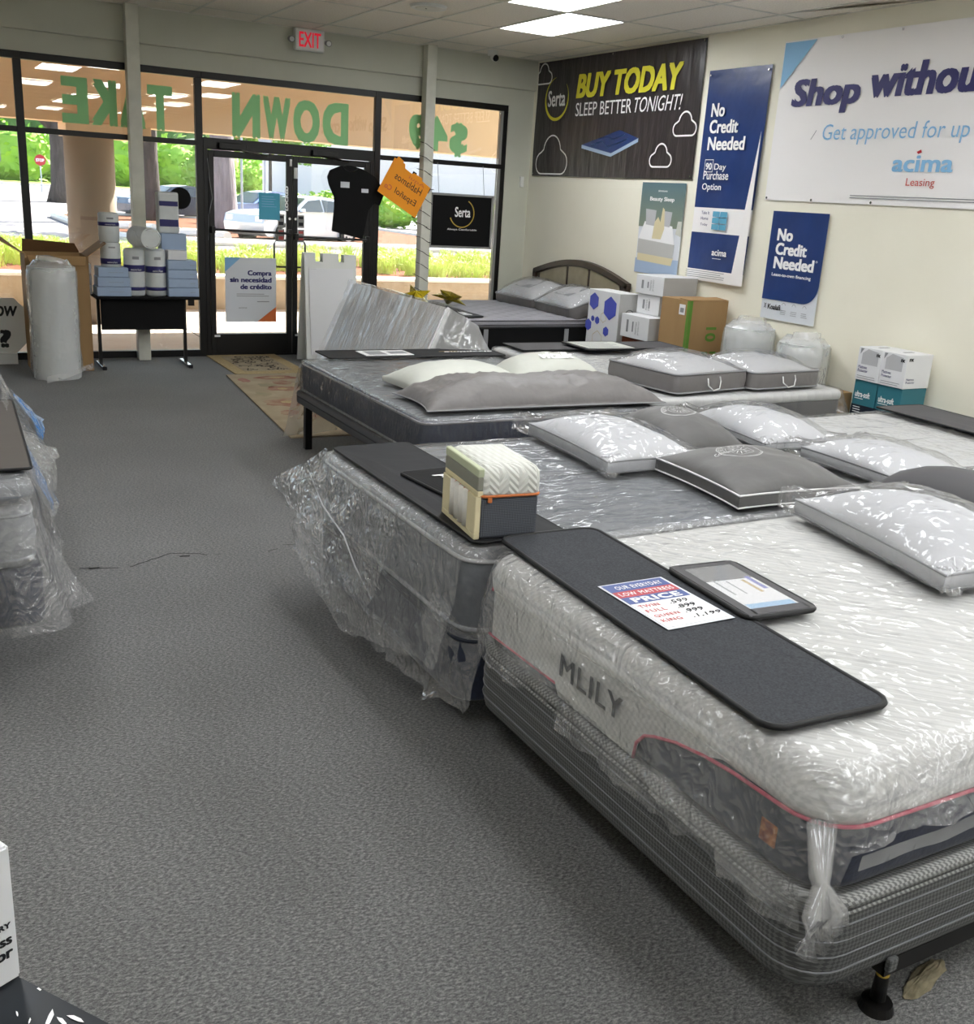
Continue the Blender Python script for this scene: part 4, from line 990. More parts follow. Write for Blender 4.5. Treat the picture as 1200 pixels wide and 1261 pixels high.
# pillows on bed 2
pillow('pillow','white pillow in clear bag, alone at the far side of the second bed',(2.78,3.76,.692),PI/2-.08,.76,.48,.14,'white_fabric',gus=.05,piping='piping_grey',film_on='film',seed=22,filmear=.06)
def emblem(t,F,r,txt='BEST REST'):
    for rr,wd in ((r,.0025),(r*.93,.0012),(r*.62,.0016)): part('emblem_ring',stroke(arc(0,0,rr,0,360,30),wd,F),'piping_white',t,local=True)
    for k,ch in enumerate(txt): 
        a=math.radians(150-120*k/(len(txt)-1)); 
        text(ch,r*.26,'piping_white',t,wmat(t)@F@Matrix.Translation((r*.72*math.cos(a),r*.72*math.sin(a),0))@Matrix.Rotation(a-PI/2,4,'Z'),name='emblem_letter')
    b=None
    for k in range(14):
        a=2*PI*k/14; b=stroke([(r*.25*math.cos(a),r*.25*math.sin(a)),(r*.5*math.cos(a),r*.5*math.sin(a))],.003,F,b)
    part('emblem_burst',b,'piping_white',t,local=True)
def conform(t,L,W,T,gus,seed,wr=.012,p=2.6,ee=.72):
    """lays the stitched print of a cushion onto its domed top"""
    base=(T-gus)/2*.55*.5
    for o in t.children:
        if not (o.name.startswith('emblem') or o.name.startswith('lettering')): continue
        for v in o.data.vertices:
            x,y=v.co.x,v.co.y; u=math.asin(max(-.99,min(.99,x/(L/2))))*0+x/(L/2); w_=y/(W/2)
            f=max(0,(1-abs(u)**p)*(1-abs(w_)**p))**ee
            v.co.z=base+gus+(T-gus-base)*f+wr*f**.3*(ridge(x*7+seed,y*7,seed)-.3)+.0035
def tilted(z,x,y,rx=0,ry=0,rz=0): return Matrix.Translation((x,y,z))@Matrix.Rotation(rz,4,'Z')@Matrix.Rotation(rx,4,'X')@Matrix.Rotation(ry,4,'Y')
t=pillow('pillow','grey pillow with round stitched emblem, lying behind the white-piped grey one',(3.28,3.90,.692),PI/2-.10,.62,.44,.15,'grey_fabric',gus=.0,piping='piping_white',seed=31)
emblem(t,tilted(.162,-.03,.02,rz=-1.2),.085,'BEST REST'); conform(t,.62,.44,.15,0,31)
t=pillow('pillow','grey gusseted pillow with white piping and round emblem, front of the grey pair',(3.04,3.08,.692),PI/2-.09,.60,.60,.15,'grey_fabric',gus=.05,piping='piping_white',seed=37)
emblem(t,tilted(.160,.03,.07,rz=-1.3),.095,'BEST REST'); text('Comfort Care',.03,'piping_white',t,wmat(t)@tilted(.154,.02,.19,rz=-1.5),fit=.14); conform(t,.60,.60,.15,.05,37)

# --- bed 3: dark mattress on platform frame, foot towards the windows
ex0,ex1,ey0,ey1=2.345,3.95,4.88,6.93
t=thing('platform_bed','grey upholstered platform bed rail on black square legs, third in the aisle row','bed frame',(3.15,5.9,0))
part('side_rail',slab(ex0-.02,ex0+.05,ey0,ey1+.03,.305,.40,.02,.02,.02),'mat_plain',t,smooth=True)
part('side_rail',slab(ex1-.05,ex1+.01,ey0,ey1+.03,.305,.40,.02,.02,.02),'mat_plain',t,smooth=True)
part('end_rail',slab(ex0,ex1,ey1-.03,ey1+.03,.305,.40,.02,.02,.02),'mat_plain',t,smooth=True); part('end_rail',slab(ex0,ex1,ey0,ey0+.06,.305,.40,.02,.02,.02),'mat_plain',t,smooth=True)
part('welt',tube([(ex0-.021,ey0,.36),(ex0-.021,ey1,.36)],.004,6),'binding',t)
for x,y in ((2.36,6.80),(2.36,5.0),(3.88,6.80),(3.88,5.0)): part('leg',box(x-.025,x+.025,y-.025,y+.025,0,.305,.003),'black_metal',t)
t=thing('mattress','navy-sided mattress in tight shiny plastic on the platform bed','mattress',(3.15,5.9,.40))
part('body',slab(ex0,ex1,ey0,ey1,.405,.61,.07,.025,.03,bulge=.004),'dark_side',t,smooth=True)
part('top_panel',slab(ex0+.02,ex1-.02,ey0+.02,ey1-.02,.60,.617,.07,.012,.002),'grey_top',t,smooth=True)
part('border_tape',ring_tube(ex0,ex1,ey0,ey1,.60,.07,.007,6),'piping_grey',t,smooth=True); part('border_tape',ring_tube(ex0,ex1,ey0,ey1,.415,.07,.007,6),'piping_grey',t,smooth=True)
drape('plastic_bag',t,ex0-.004,ex1,ey0-.004,ey1,.622,lambda x,y:.215,lambda x,y:.004,'film_tight',rc=.06,amp=.004,seed=41,fold=.016,rows=8,crump=.012,step=.02,rt=.02,top=False)
drape('plastic_sheet',t,ex0,ex1,ey0,ey1,.6215,lambda x,y:.02,lambda x,y:0,'film_streak',rc=.06,amp=.014,seed=43,fold=0,rows=1,crump=0,rt=.02)
part('loose_tail',rag(12,16,lambda u,v:lerp(lerp((2.34,6.90,.62),(2.60,7.0,.61),u),lerp((2.26,7.10,.02),(2.72,7.16,.03),u),v),13,.02),'film_white',t,smooth=True)
t=mat_on('foot_protector','black foot protector with gold and white lettering across the platform bed mattress',3.245,6.985,1.42,.34,-.02,.635,'mat_dark',rc=.02)
text('Sleeptime',.1,'white_ink',t,frame((3.92,6.98,.648),(-1,0,0),(0,-1,0)),fit=.42,hfit=.055,shear=.25,bold=.002)
part('gold_swoosh',stroke([(a,c) for a,c in arc(0,0,.1,200,330,12,.025)],.012,frame((3.55,6.97,.647),(-1,0,0),(0,-1,0))),'gold_ink',t)
b=box(2.82,3.20,6.86,7.08,.646,.650); part('glossy_card',b,'paper',t)
part('card_print',flat([(.02,.02),(.16,.02),(.16,.18),(.02,.18)],frame((2.84,6.87,.6505),(1,0,0),(0,1,0)),.0004,flat([(.2,.05),(.34,.05),(.34,.15),(.2,.15)],frame((2.84,6.87,.6505),(1,0,0),(0,1,0)),.0004)),'grey_ink',t)
t=pillow('pillow','very long taupe grey bolster pillow across the platform bed mattress',(3.22,5.20,.628),-.045,1.60,.54,.17,'grey_fabric_light',gus=.0,piping='piping_grey',seed=51,waist=.18,p=3.2,nu=60,wr=.03,ee=.6)
pillow('pillow','ivory pillow peeking out behind the left half of the long grey one',(2.95,5.68,.628),.02,.80,.50,.17,'ivory_fabric',gus=.03,seed=55)
t=pillow('pillow','ivory pillow with white script edge, behind the middle of the long grey one',(3.66,5.74,.628),-.04,.74,.50,.20,'ivory_fabric',seed=58)
text('vitalk',.11,'paper',t,wmat(t)@tilted(.188,-.12,-.12,rx=.35),fit=.26,bold=.004,shear=.2)

# --- bed 4: white quilted, beside bed 3
gx0,gx1,gy0,gy1=4.0,5.68,4.98,7.16
t=thing('box_spring','grey box spring under the white bed that carries the zipped pillow bags','box spring',(4.8,6.1,.12))
part('body',slab(gx0,gx1,gy0,gy1,.12,.40,.07,.02,.02),'grey_knit',t,smooth=True)
for x,y in ((4.2,5.2),(5.5,5.2),(4.2,6.9),(5.5,6.9)): part('leg',cyl((x,y,0),(x,y,.12),.03,.025,12),'black_metal',t)
t=thing('mattress','white quilted mattress with grey border carrying the zipped pillow bags','mattress',(4.8,6.1,.40))
part('border',slab(gx0+.01,gx1-.01,gy0+.01,gy1-.01,.402,.585,.07,.01,.03,bulge=.004),'mat_plain',t,smooth=True)
part('quilted_top',slab(gx0,gx1,gy0,gy1,.582,.65,.08,.03,.02),'white_quilt',t,smooth=True)
drape('plastic_bag',t,gx0-.004,gx1+.004,gy0-.004,gy1,.655,lambda x,y:.26 if y<gy0+.1 or x>gx1-.1 else .1,lambda x,y:.10 if x>gx1-.1 and y<gy0+.3 else .01,'film',rc=.07,amp=.004,seed=61,fold=.02,rows=8,crump=.01,rt=.025)
t=mat_on('foot_protector','plain dark foot protector across the far end of the white quilted bed',4.90,6.97,1.56,.36,-.03,.668,'mat_plain',rc=.02)
t=mat_on('document_pouch','grey document pouch with printed page on the far dark protector',4.86,6.84,.50,.42,-.05,.690,'mat_plain',rc=.02,cat='pouch')
part('page',box(-.22,.22,-.17,.17,.010,.0125),'ivory_fabric',t,local=True)
b=None
for k in range(7): b=box(-.19,.15-.03*(k%3),-.14+.045*k,-.125+.045*k,.0125,.0130,bm=b)
part('print',b,'grey_ink',t,local=True,kind='stuff')
def bag(label,x,y,rz,L,W,T,seed,group=None):
    t=thing('pillow_bag',label,'pillow bag',(x,y,.667),rz,group)
    part('side_panel',slab(-L/2,L/2,-W/2,W/2,0,T,.04,.015,.015,bulge=.006),'grey_fabric_light',t,smooth=True,local=True)
    b,_,_=pillow_bm(L-.04,W-.04,.09,0,seed=seed,wr=.01); b.transform(Matrix.Translation((0,0,T-.022)));
    part('white_pillow',b,'white_fabric',t,smooth=True,local=True)
    part('binding',ring_tube(-L/2,L/2,-W/2,W/2,T,.04,.006,6),'piping_grey',t,smooth=True,local=True); part('binding',ring_tube(-L/2,L/2,-W/2,W/2,.008,.04,.006,6),'piping_grey',t,smooth=True,local=True)
    part('handle',tube([(-.06,-W/2-.005,T*.75),(-.065,-W/2-.02,T*.4),(-.02,-W/2-.028,T*.12),(.04,-W/2-.025,T*.2),(.06,-W/2-.012,T*.55),(.055,-W/2-.005,T*.8)],.0045,6),'piping_white',t,smooth=True,local=True)
    F=wmat(t)@frame((.05,-W/2+.10,T+.026),(-1,0,.0),(0,-1,0))
    text('MLILY',.05,'black_ink',t,frame(tuple(wmat(t)@Vector((.13,-W*.30,T+.024))),tuple(wmat(t).to_3x3()@Vector((-1,0,0))),tuple(wmat(t).to_3x3()@Vector((0,-1,0)))),fit=.15,hfit=.03,bold=.001)
    part('printed_card',flat([(-.16,.02),(.18,.02),(.18,.2),(-.16,.2)],Matrix.Translation((0,0,T+.043)),.0006),'grey_ink',t,local=True)
    part('printed_card',flat([(-.06,-.10),(.04,-.10),(.04,-.04),(-.06,-.04)],Matrix.Translation((0,0,T+.035)),.0006),'sky_ink',t,local=True)
    b,_,_=pillow_bm(L-.01,W-.01,.12,0,seed=seed+2,wr=.014); b.transform(Matrix.Translation((0,0,T-.022)))
    part('clear_window',b,'film',t,smooth=True,local=True)
bag('grey and clear zipped pillow bag beside the end of the long grey pillow',4.47,5.38,.13,.68,.66,.125,3,'zipped pillow bags on the white quilted bed')
bag('grey and clear zipped pillow bag at the wall side of the white quilted bed',5.16,5.36,.05,.64,.62,.115,6,'zipped pillow bags on the white quilted bed')

# --- bed 5 and 6: by the right wall
t=thing('box_spring','low box spring under the white bed beside the right wall','box spring',(4.7,3.7,.12)); part('body',slab(3.74,5.74,2.96,4.44,.12,.36,.07,.02,.02),'navy_fabric',t,smooth=True)
for x,y in ((3.95,3.15),(5.55,3.15),(3.95,4.25),(5.55,4.25)): part('leg',cyl((x,y,0),(x,y,.12),.03,.025,12),'black_metal',t)
t=thing('mattress','white mattress under glossy plastic against the right wall, with two bagged pillows','mattress',(4.7,3.7,.36))
part('body',slab(3.73,5.75,2.95,4.45,.362,.62,.09,.04,.03,bulge=.006),'white_quilt',t,smooth=True)
part('border_tape',ring_tube(3.73,5.75,2.95,4.45,.39,.09,.007,6),'piping_grey',t,smooth=True); part('border_tape',ring_tube(3.74,5.74,2.96,4.44,.59,.09,.007,6),'piping_grey',t,smooth=True)
drape('plastic_sheet',t,3.73,5.75,2.95,4.45,.63,lambda x,y:.2,lambda x,y:.03,'film',rc=.09,amp=.018,seed=71,fold=.03,rows=6,crump=.015,rt=.035)
mat_on('foot_protector','plain slate foot protector on the white bed beside the teal cartons',5.50,3.70,.40,1.44,-.06,.655,'mat_plain',rc=.02)
pillow('pillow','plump white bagged pillow near the bed head, behind the grey emblem pillows',(3.94,4.00,.65),PI/2-.12,.70,.44,.14,'white_fabric',gus=.03,piping='piping_grey',film_on='film',seed=74,filmear=.06)
pillow('pillow','wide white bagged pillow with grey edge, just beyond the charcoal roll',(3.98,3.20,.65),PI/2-.05,.64,.44,.13,'white_fabric',gus=.05,piping='piping_grey',film_on='film',seed=77)
t=thing('box_spring','box spring under the plain grey bed at the photo edge','box spring',(4.7,2.1,.12)); part('body',slab(3.74,5.74,1.35,2.88,.12,.34,.07,.02,.02),'navy_fabric',t,smooth=True)
for x,y in ((3.95,1.5),(5.55,1.5),(3.95,2.7),(5.55,2.7)): part('leg',cyl((x,y,0),(x,y,.12),.03,.025,12),'black_metal',t)
t=thing('mattress','plain grey mattress cut by the photo edge, behind the charcoal roll','mattress',(4.7,2.1,.34))
part('body',slab(3.73,5.75,1.34,2.90,.342,.60,.09,.04,.03,bulge=.006),'grey_top',t,smooth=True); part('border_tape',ring_tube(3.73,5.75,1.34,2.90,.57,.09,.007,6),'piping_grey',t,smooth=True)

# --- far tufted bed by the windows
t=thing('box_spring','dark box spring under the tufted pillow-top by the windows','box spring',(5.4,9.7,.1)); part('body',slab(4.42,6.32,8.80,10.45,.10,.34,.07,.02,.02),'grey_fabric',t,smooth=True)
for x,y in ((4.6,9.0),(6.1,9.0),(4.6,10.3),(6.1,10.3)): part('leg',cyl((x,y,0),(x,y,.1),.03,.025,12),'black_metal',t)
t=thing('mattress','tufted grey pillow-top mattress with black border beside the arched headboard','mattress',(5.4,9.7,.34))
part('border',slab(4.41,6.33,8.79,10.46,.342,.57,.08,.01,.03,bulge=.004),'black',t,smooth=True)
hx0,hx1,hy0,hy1=4.40,6.34,8.78,10.47
def tuft(x,y):
    u=(x-hx0)/.26; v=(y-hy0)/.20; d=1e9
    for a in (0,.5):
        du=(u+a)%1-.5; dv=(v+a)%1-.5; d=min(d,(du*.26)**2+(dv*.20)**2)
    return -.022*math.exp(-d/.0011)
b=bmesh.new(); nx,ny=110,90
def topz(i,j):
    x=hx0+(hx1-hx0)*i/nx; y=hy0+(hy1-hy0)*j/ny; e=min(x-hx0,hx1-x,y-hy0,hy1-y); r=.05
    dz=0 if e>r else -(r-math.sqrt(max(0,r*r-(r-e)**2)))*.8
    return b.verts.new((x,y,.665+dz+tuft(x,y)*min(1,e/.1)))
V=[[topz(i,j) for i in range(nx+1)] for j in range(ny+1)]
for j in range(ny):
    for i in range(nx): b.faces.new((V[j][i],V[j][i+1],V[j+1][i+1],V[j+1][i]))
part('tufted_top',b,'tufted',t,smooth=True)
part('pillow_top_edge',slab(hx0,hx1,hy0,hy1,.575,.64,.04,.02,.02,bulge=.01),'tufted',t,smooth=True)
for z in (.572,.605,.642): part('piping',ring_tube(hx0-.004,hx1+.004,hy0-.004,hy1+.004,z,.04,.005,6),'binding',t)
for x in (4.86,5.80): part('handle',box(x-.025,x+.025,8.775,8.787,.37,.56,.004,seg=1),'piping_grey',t)
t=mat_on('foot_protector','narrow dark foot protector on the window end of the tufted bed',4.66,9.55,.38,1.45,0,.672,'mat_dark',rc=.02)
part('glossy_card',box(-.12,.12,-.62,-.40,.009,.012),'paper',t,local=True)
t=thing('foil_star_balloon','crumpled gold foil star balloon lying on the tufted bed','balloon',(4.78,9.95,.69))
for cx,cy_,rz,tl,sc in ((-.10,.10,.3,(.5,-.35),1),(.20,-.10,1.1,(.25,.45),1.05)):
    b=bmesh.new(); R=[]; n=10
    c0=b.verts.new((0,0,.075)); c1=b.verts.new((0,0,-.02)); ringv=[]
    for k in range(n):
        a=2*PI*k/n; r=.20 if k%2==0 else .085; ringv.append(b.verts.new((r*math.cos(a)*(1+.15*mn.noise(Vector((k,cx,0)))),r*math.sin(a),.02*mn.noise(Vector((k*2,cx*3,1))))))
    for k in range(n):
        b.faces.new((c0,ringv[k],ringv[(k+1)%n])); b.faces.new((c1,ringv[(k+1)%n],ringv[k]))
    b.transform(Matrix.Translation((4.78+cx,9.95+cy_,.74))@Matrix.Rotation(rz,4,'Z')@Matrix.Rotation(tl[0],4,'X')@Matrix.Rotation(tl[1],4,'Y')@Matrix.Scale(sc,4)); part('star',b,'gold_foil',t)
# headboard, arched
t=thing('headboard','arched dark wood headboard with pale panels against the right wall','headboard',(6.43,9.58,0))
ar=lambda y,o=0: 1.03+o+.165*math.cos((y-9.58)/.93*PI/2)
Y=[8.65+1.86*k/24 for k in range(25)]
part('top_rail',loops([[(6.46,y,ar(y)),(6.40,y,ar(y)),(6.40,y,ar(y)-.055),(6.46,y,ar(y)-.055)] for y in Y]),'dark_wood',t)
part('back_panel',poly([(6.45,Y[0],.45)]+[(6.45,y,ar(y)-.04) for y in Y]+[(6.45,Y[-1],.45)],depth=.02,nrm=(-1,0,0)),'dark_wood',t)
for a,c in ((8.80,9.35),(9.40,9.78),(9.83,10.38)):
    yy=[a+(c-a)*k/8 for k in range(9)]
    part('pale_panel',poly([(6.428,a,.75)]+[(6.428,y,ar(y)-.075) for y in yy]+[(6.428,c,.75)],depth=.008,nrm=(-1,0,0)),'pale_wood',t)
for y in (8.67,10.49): part('leg',box(6.40,6.45,y-.03,y+.03,0,1.02,.005),'dark_wood',t)
def zipbag(label,x,y,rz,seed,ty=.32):
    t=thing('pillow_bag',label,'pillow bag',(x,y,.70),rz,'bagged pillows on the tufted bed'); t.matrix_world=t.matrix_world@Matrix.Rotation(-ty,4,'Y')
    L,W,T=.50,.78,.14
    part('side_panel',slab(-L/2,L/2,-W/2,W/2,0,T,.05,.02,.02,bulge=.01),'grey_fabric_light',t,smooth=True,local=True)
    b,_,_=pillow_bm(L-.03,W-.03,.1,0,seed=seed,wr=.012); b.transform(Matrix.Translation((0,0,T-.02))); part('white_pillow',b,'white_fabric',t,smooth=True,local=True)
    part('binding',ring_tube(-L/2,L/2,-W/2,W/2,T,.05,.006,6),'piping_grey',t,smooth=True,local=True)
    part('printed_card',box(-.12,.12,-.17,.12,T+.074,T+.076),'grey_ink',t,local=True)
    b,_,_=pillow_bm(L,W,.13,0,seed=seed+4,wr=.014); b.transform(Matrix.Translation((0,0,T-.02))); part('clear_window',b,'film',t,smooth=True,local=True)
zipbag('bagged white pillow with grey sides on the tufted bed, nearer the windows',6.13,10.02,.06,4)
zipbag('bagged white pillow with grey sides on the tufted bed, beside the hexagon carton',6.13,9.18,-.03,9)

# --- leaning wrapped mattress
t=thing('leaning_mattress','plastic-wrapped mattress tilted on its long edge between the platform bed and doors','mattress',(3.3,8.2,0))
lo=Vector((3.20,7.20,.0)); up=Vector((.42,0,.96)); upn=up.normalized(); nr=Vector((upn.z,0,-upn.x)); L_=Vector((0,2.0,0))
def LM(u,v,d): return lo+up*u+L_*v+nr*d
def lslab(d0,d1,ins=0):
    b=bmesh.new(); vs=[b.verts.new(LM(u,v,d)) for d in (d0,d1) for u,v in ((ins,ins),(1-ins,ins),(1-ins,1-ins),(ins,1-ins))]
    for f in ((3,2,1,0),(4,5,6,7),(0,1,5,4),(1,2,6,5),(2,3,7,6),(3,0,4,7)): b.faces.new([vs[k] for k in f])
    bmesh.ops.bevel(b,geom=list(b.edges),offset=.02,segments=2,affect='EDGES'); bmesh.ops.recalc_face_normals(b,faces=b.faces); return b
part('body',lslab(.006,.24),'paper',t); 
part('border',lslab(.03,.225,-.004),'black',t)
b=bmesh.new(); nx,ny=60,40
V=[[b.verts.new(LM(j/ny*1.01,-.01+1.02*i/nx,-.006-.045*abs(mn.noise(Vector((i*.30+j*.03,j*.03,3))))-.02*ridge(i*.35,j*.03,7))) for i in range(nx+1)] for j in range(ny+1)]
for j in range(ny):
    for i in range(nx): b.faces.new((V[j][i],V[j][i+1],V[j+1][i+1],V[j+1][i]))
part('plastic_bag',b,'film_pleat',t,smooth=True)
part('bag_end',rag(12,10,lambda u,v:lerp(tuple(LM(1.0-u*.8,-.012,-.01)),tuple(LM(.98-u*.75,-.02-.10*math.sin(PI*u),.30+.22*math.sin(PI*u))),v),23,.025),'film_white',t,smooth=True)
part('bag_top',rag(8,24,lambda u,v:tuple(LM(1.012+.02*math.sin(PI*v),-.02+1.04*u,-.01+.27*v)),29,.012),'film_side',t,smooth=True)

# --- left bed
lx1=.285
t=thing('box_spring','navy box spring low at the left edge under hanging plastic','box spring',(-.6,4.7,.2)); part('body',slab(-1.6,lx1+.02,3.66,5.80,.24,.46,.06,.02,.03),'navy_fabric',t,smooth=True)
for x,y in ((-.35,3.95),(-.35,5.6),(-1.4,3.95),(-1.4,5.6)): part('leg',cyl((x,y,0),(x,y,.24),.03,.025,12),'black_metal',t)
t=thing('mattress','thick ribbed grey mattress at the left edge, wrapped in flaring plastic','mattress',(-.6,4.7,.46))
part('body',slab(-1.6,lx1,3.66,5.80,.462,.70,.07,.03,.04,bulge=.01),'grey_knit',t,smooth=True)
for z in (.50,.54,.58,.62,.66): part('rib',ring_tube(-1.6,lx1,3.66,5.80,z,.07,.007,6),'grey_knit',t,smooth=True)
part('pillow_top',slab(-1.61,lx1+.005,3.65,5.81,.70,.765,.07,.03,.02,bulge=.01),'grey_top',t,smooth=True)
def hL(x,y): return .52 if y<3.8 else .50
def fL(x,y):
    if x>lx1-.1: return .10+.05*math.sin(y*6)
    return .01
drape('plastic_bag',t,-1.6,lx1+.01,3.655,5.81,.772,hL,fL,'film_crinkle',rc=.06,amp=.005,seed=81,fold=.04,rows=12,crump=.02,rt=.03)
part('loose_wing',rag(12,12,lambda u,v:lerp(lerp((.29,4.6,.77),(.29,3.75,.76),u),lerp((.47,4.75,.62),(.36,3.85,.46),u),v),31,.03,9),'film_crinkle',t,smooth=True)
part('loose_wing',rag(12,12,lambda u,v:lerp(lerp((.30,4.0,.55),(.28,3.66,.52),u),lerp((.50,4.02,.16),(.34,3.72,.26),u),v),37,.03,9),'film_crinkle',t,smooth=True)
part('loose_wing',rag(12,12,lambda u,v:lerp(lerp((.27,5.75,.98),(.29,4.7,.78),u),lerp((.38,5.9,.60),(.46,4.85,.58),u),v),41,.03,9),'film_crinkle',t,smooth=True)
mat_on('foot_protector','taupe foot protector with dark edge on the bed at the left edge',-.29,4.42,1.22,1.22,-.03,.785,'mat_brown',rc=.02)
t2=bpy.data.objects['foot_protector']
b=rag(8,6,lambda u,v:lerp(lerp((.34,5.25,.80),(.36,4.95,.78),u),lerp((.50,5.45,.60),(.44,5.1,.55),u),v),51,.03)
solo('blue_plastic_bag',b,'film_blue','crumpled bright blue tinted plastic sticking out behind the taupe protector','plastic bag',smooth=True)
b=rag(8,6,lambda u,v:lerp(lerp((.31,4.62,.74),(.31,4.2,.72),u),lerp((.42,4.6,.52),(.40,4.2,.48),u),v),57,.02)
solo('blue_plastic_sheet',b,'film_blue','light blue plastic glimpsed inside the clear wrap along the left bed edge','plastic bag',smooth=True)

# ================================================================== THINGS BY THE STOREFRONT
# carton with foam roll
t=thing('open_carton','tall brown open carton with raised flaps behind the bagged foam roll','carton',(1.15,10.4,0))
for a in ((.88,.90,10.2,10.62),(1.40,1.42,10.2,10.62),(.88,1.42,10.60,10.62)): part('side_panel',box(*a,0,1.06,.002,seg=1),'cardboard',t)
part('side_panel',box(.88,1.42,10.2,10.215,0,1.02,.002,seg=1),'cardboard',t)
part('flap',poly([(.88,10.2,1.06),(.88,10.62,1.06),(.66,10.55,1.23),(.64,10.15,1.20)],depth=.006),'cardboard',t)
part('flap',poly([(1.42,10.2,1.06),(1.42,10.62,1.06),(1.60,10.6,1.20),(1.58,10.2,1.18)],depth=.006),'cardboard',t)
part('flap',poly([(.90,10.62,1.06),(1.40,10.62,1.06),(1.38,10.78,1.13),(.92,10.78,1.16)],depth=.006),'cardboard_in',t)
part('flap',poly([(.90,10.2,1.055),(1.40,10.2,1.055),(1.38,10.12,.98),(.92,10.11,.99)],depth=.006),'cardboard',t)
part('packing_tape',box(1.421,1.423,10.35,10.45,.0,.35),'cardboard_in',t)
def froll(name,label,x,y,r,h,group=None,seed=0,tail=False,ry=None):
    t=thing(name,label,'foam roll',(x,y,0),0,group); n=40
    R=[]
    for k in range(9):
        z=h*k/8; R.append([(x+(r+.006*mn.noise(Vector((math.cos(2*PI*i/n)*2,z*3,seed))))*math.cos(2*PI*i/n),y+(r)*math.sin(2*PI*i/n),z+.004) for i in range(n)])
    part('foam',loops(R),'foam_white',t,smooth=False)
    R=[]
    for k in range(13):
        q=k/12; z=(h+.05)*q+.003; rr=r+.012+.004*math.sin(q*9)+ (0 if q<.9 else -.35*r*((q-.9)/.1)**1.5)
        R.append([(x+(rr+.016*mn.noise(Vector((math.cos(2*PI*i/n)*3,math.sin(2*PI*i/n)*3,z*5+seed))))*math.cos(2*PI*i/n),y+(rr+.014*mn.noise(Vector((math.cos(2*PI*i/n)*3,math.sin(2*PI*i/n)*3,z*5+seed+4))))*math.sin(2*PI*i/n),z+.03*mn.noise(Vector((math.cos(2*PI*i/n)*2,math.sin(2*PI*i/n)*2,seed)))*(q>.85)) for i in range(n)])
    part('plastic_bag',loops(R,cap0=False),'film_white',t,smooth=True)
    b=rag(6,16,lambda u,v:(x+(r*.6-.02*v)*math.cos(2*PI*u*.98),y+(r*.6-.02*v)*math.sin(2*PI*u*.98),h+.035+.05*v),seed+61,.025); part('gathered_top',b,'film_white',t,smooth=True)
    if tail: part('bag_tail',rag(6,14,lambda u,v:(x-.12+.42*u,y-r-.03-.05*v+.22*u*u,.05-.04*v+.08*u),seed+71,.02),'film_white',t,smooth=True)
froll('foam_roll','tall white foam roll in plastic standing before the open carton',1.065,9.91,.20,.98,seed=2,tail=True)
# black folding table
t=thing('side_table','black panel-front side table on L-shaped legs holding foam packs','table',(1.9,10.4,0))
part('table_top',box(1.47,2.44,10.22,10.62,.665,.69,.006),'black',t)
part('front_panel',box(1.52,2.30,10.30,10.315,.37,.66,.004),'black',t)
for x in (1.50,2.31):
    part('leg',box(x,x+.03,10.40,10.44,.02,.665,.003),'black_metal',t); part('foot',box(x-.002,x+.034,10.20,10.62,.0,.03,.004),'chrome',t)
    part('foot_cap',box(x-.004,x+.036,10.195,10.215,.0,.035,.004),'rubber',t)
part('bracket',box(2.34,2.40,10.3,10.33,.60,.665,.004),'black_metal',t)
def carton(name,label,x0,x1,y0,y1,z0,z1,mat,group=None,rz=0,seam=True):
    cx,cy_=(x0+x1)/2,(y0+y1)/2; t=thing(name,label,'box',(cx,cy_,z0),rz,group)
    a,c,h=(x1-x0)/2,(y1-y0)/2,z1-z0
    part('body',box(-a,a,-c,c,0,h,.004,seg=1),mat,t,local=True)
    if seam: part('lid_seam',box(-a+.002,a-.002,-.0015,.0015,h,h+.0008),'grey_ink',t,local=True)
    return t
for k,nm in enumerate(('bottom','middle','top')):
    t=carton('flat_box','pale blue flat box, %s of the stack of three at the end by the carton'%nm,1.49+.01*k,1.80-.01*k,10.26,10.5,.691+.089*k,.777+.089*k,'pale_blue_box','pale blue boxes on the side table')
    text('mattress pad',.012,'grey_ink',t,frame((1.60,10.258,.73+.089*k),(1,0,0),(0,0,1)),fit=.13)
for k,nm in enumerate(('bottom','second from bottom','second from top','top')):
    t=carton('flat_box','pale blue flat box, %s of the stack of four at the door end'%nm,2.15,2.44-.006*k,10.27,10.52,.691+.086*k,.774+.086*k,'pale_blue_box','pale blue boxes on the side table')
    text('pad',.012,'grey_ink',t,frame((2.36,10.268,.73+.086*k),(1,0,0),(0,0,1)),fit=.04)
carton('blue_grey_box','larger blue-grey box behind the small white pack on the stack of four',2.13,2.37,10.44,10.62,1.036,1.275,'pale_blue_box')
carton('small_pack','small white pack lying on the stack of four pale boxes',2.16,2.34,10.30,10.43,1.036,1.125,'white_box')
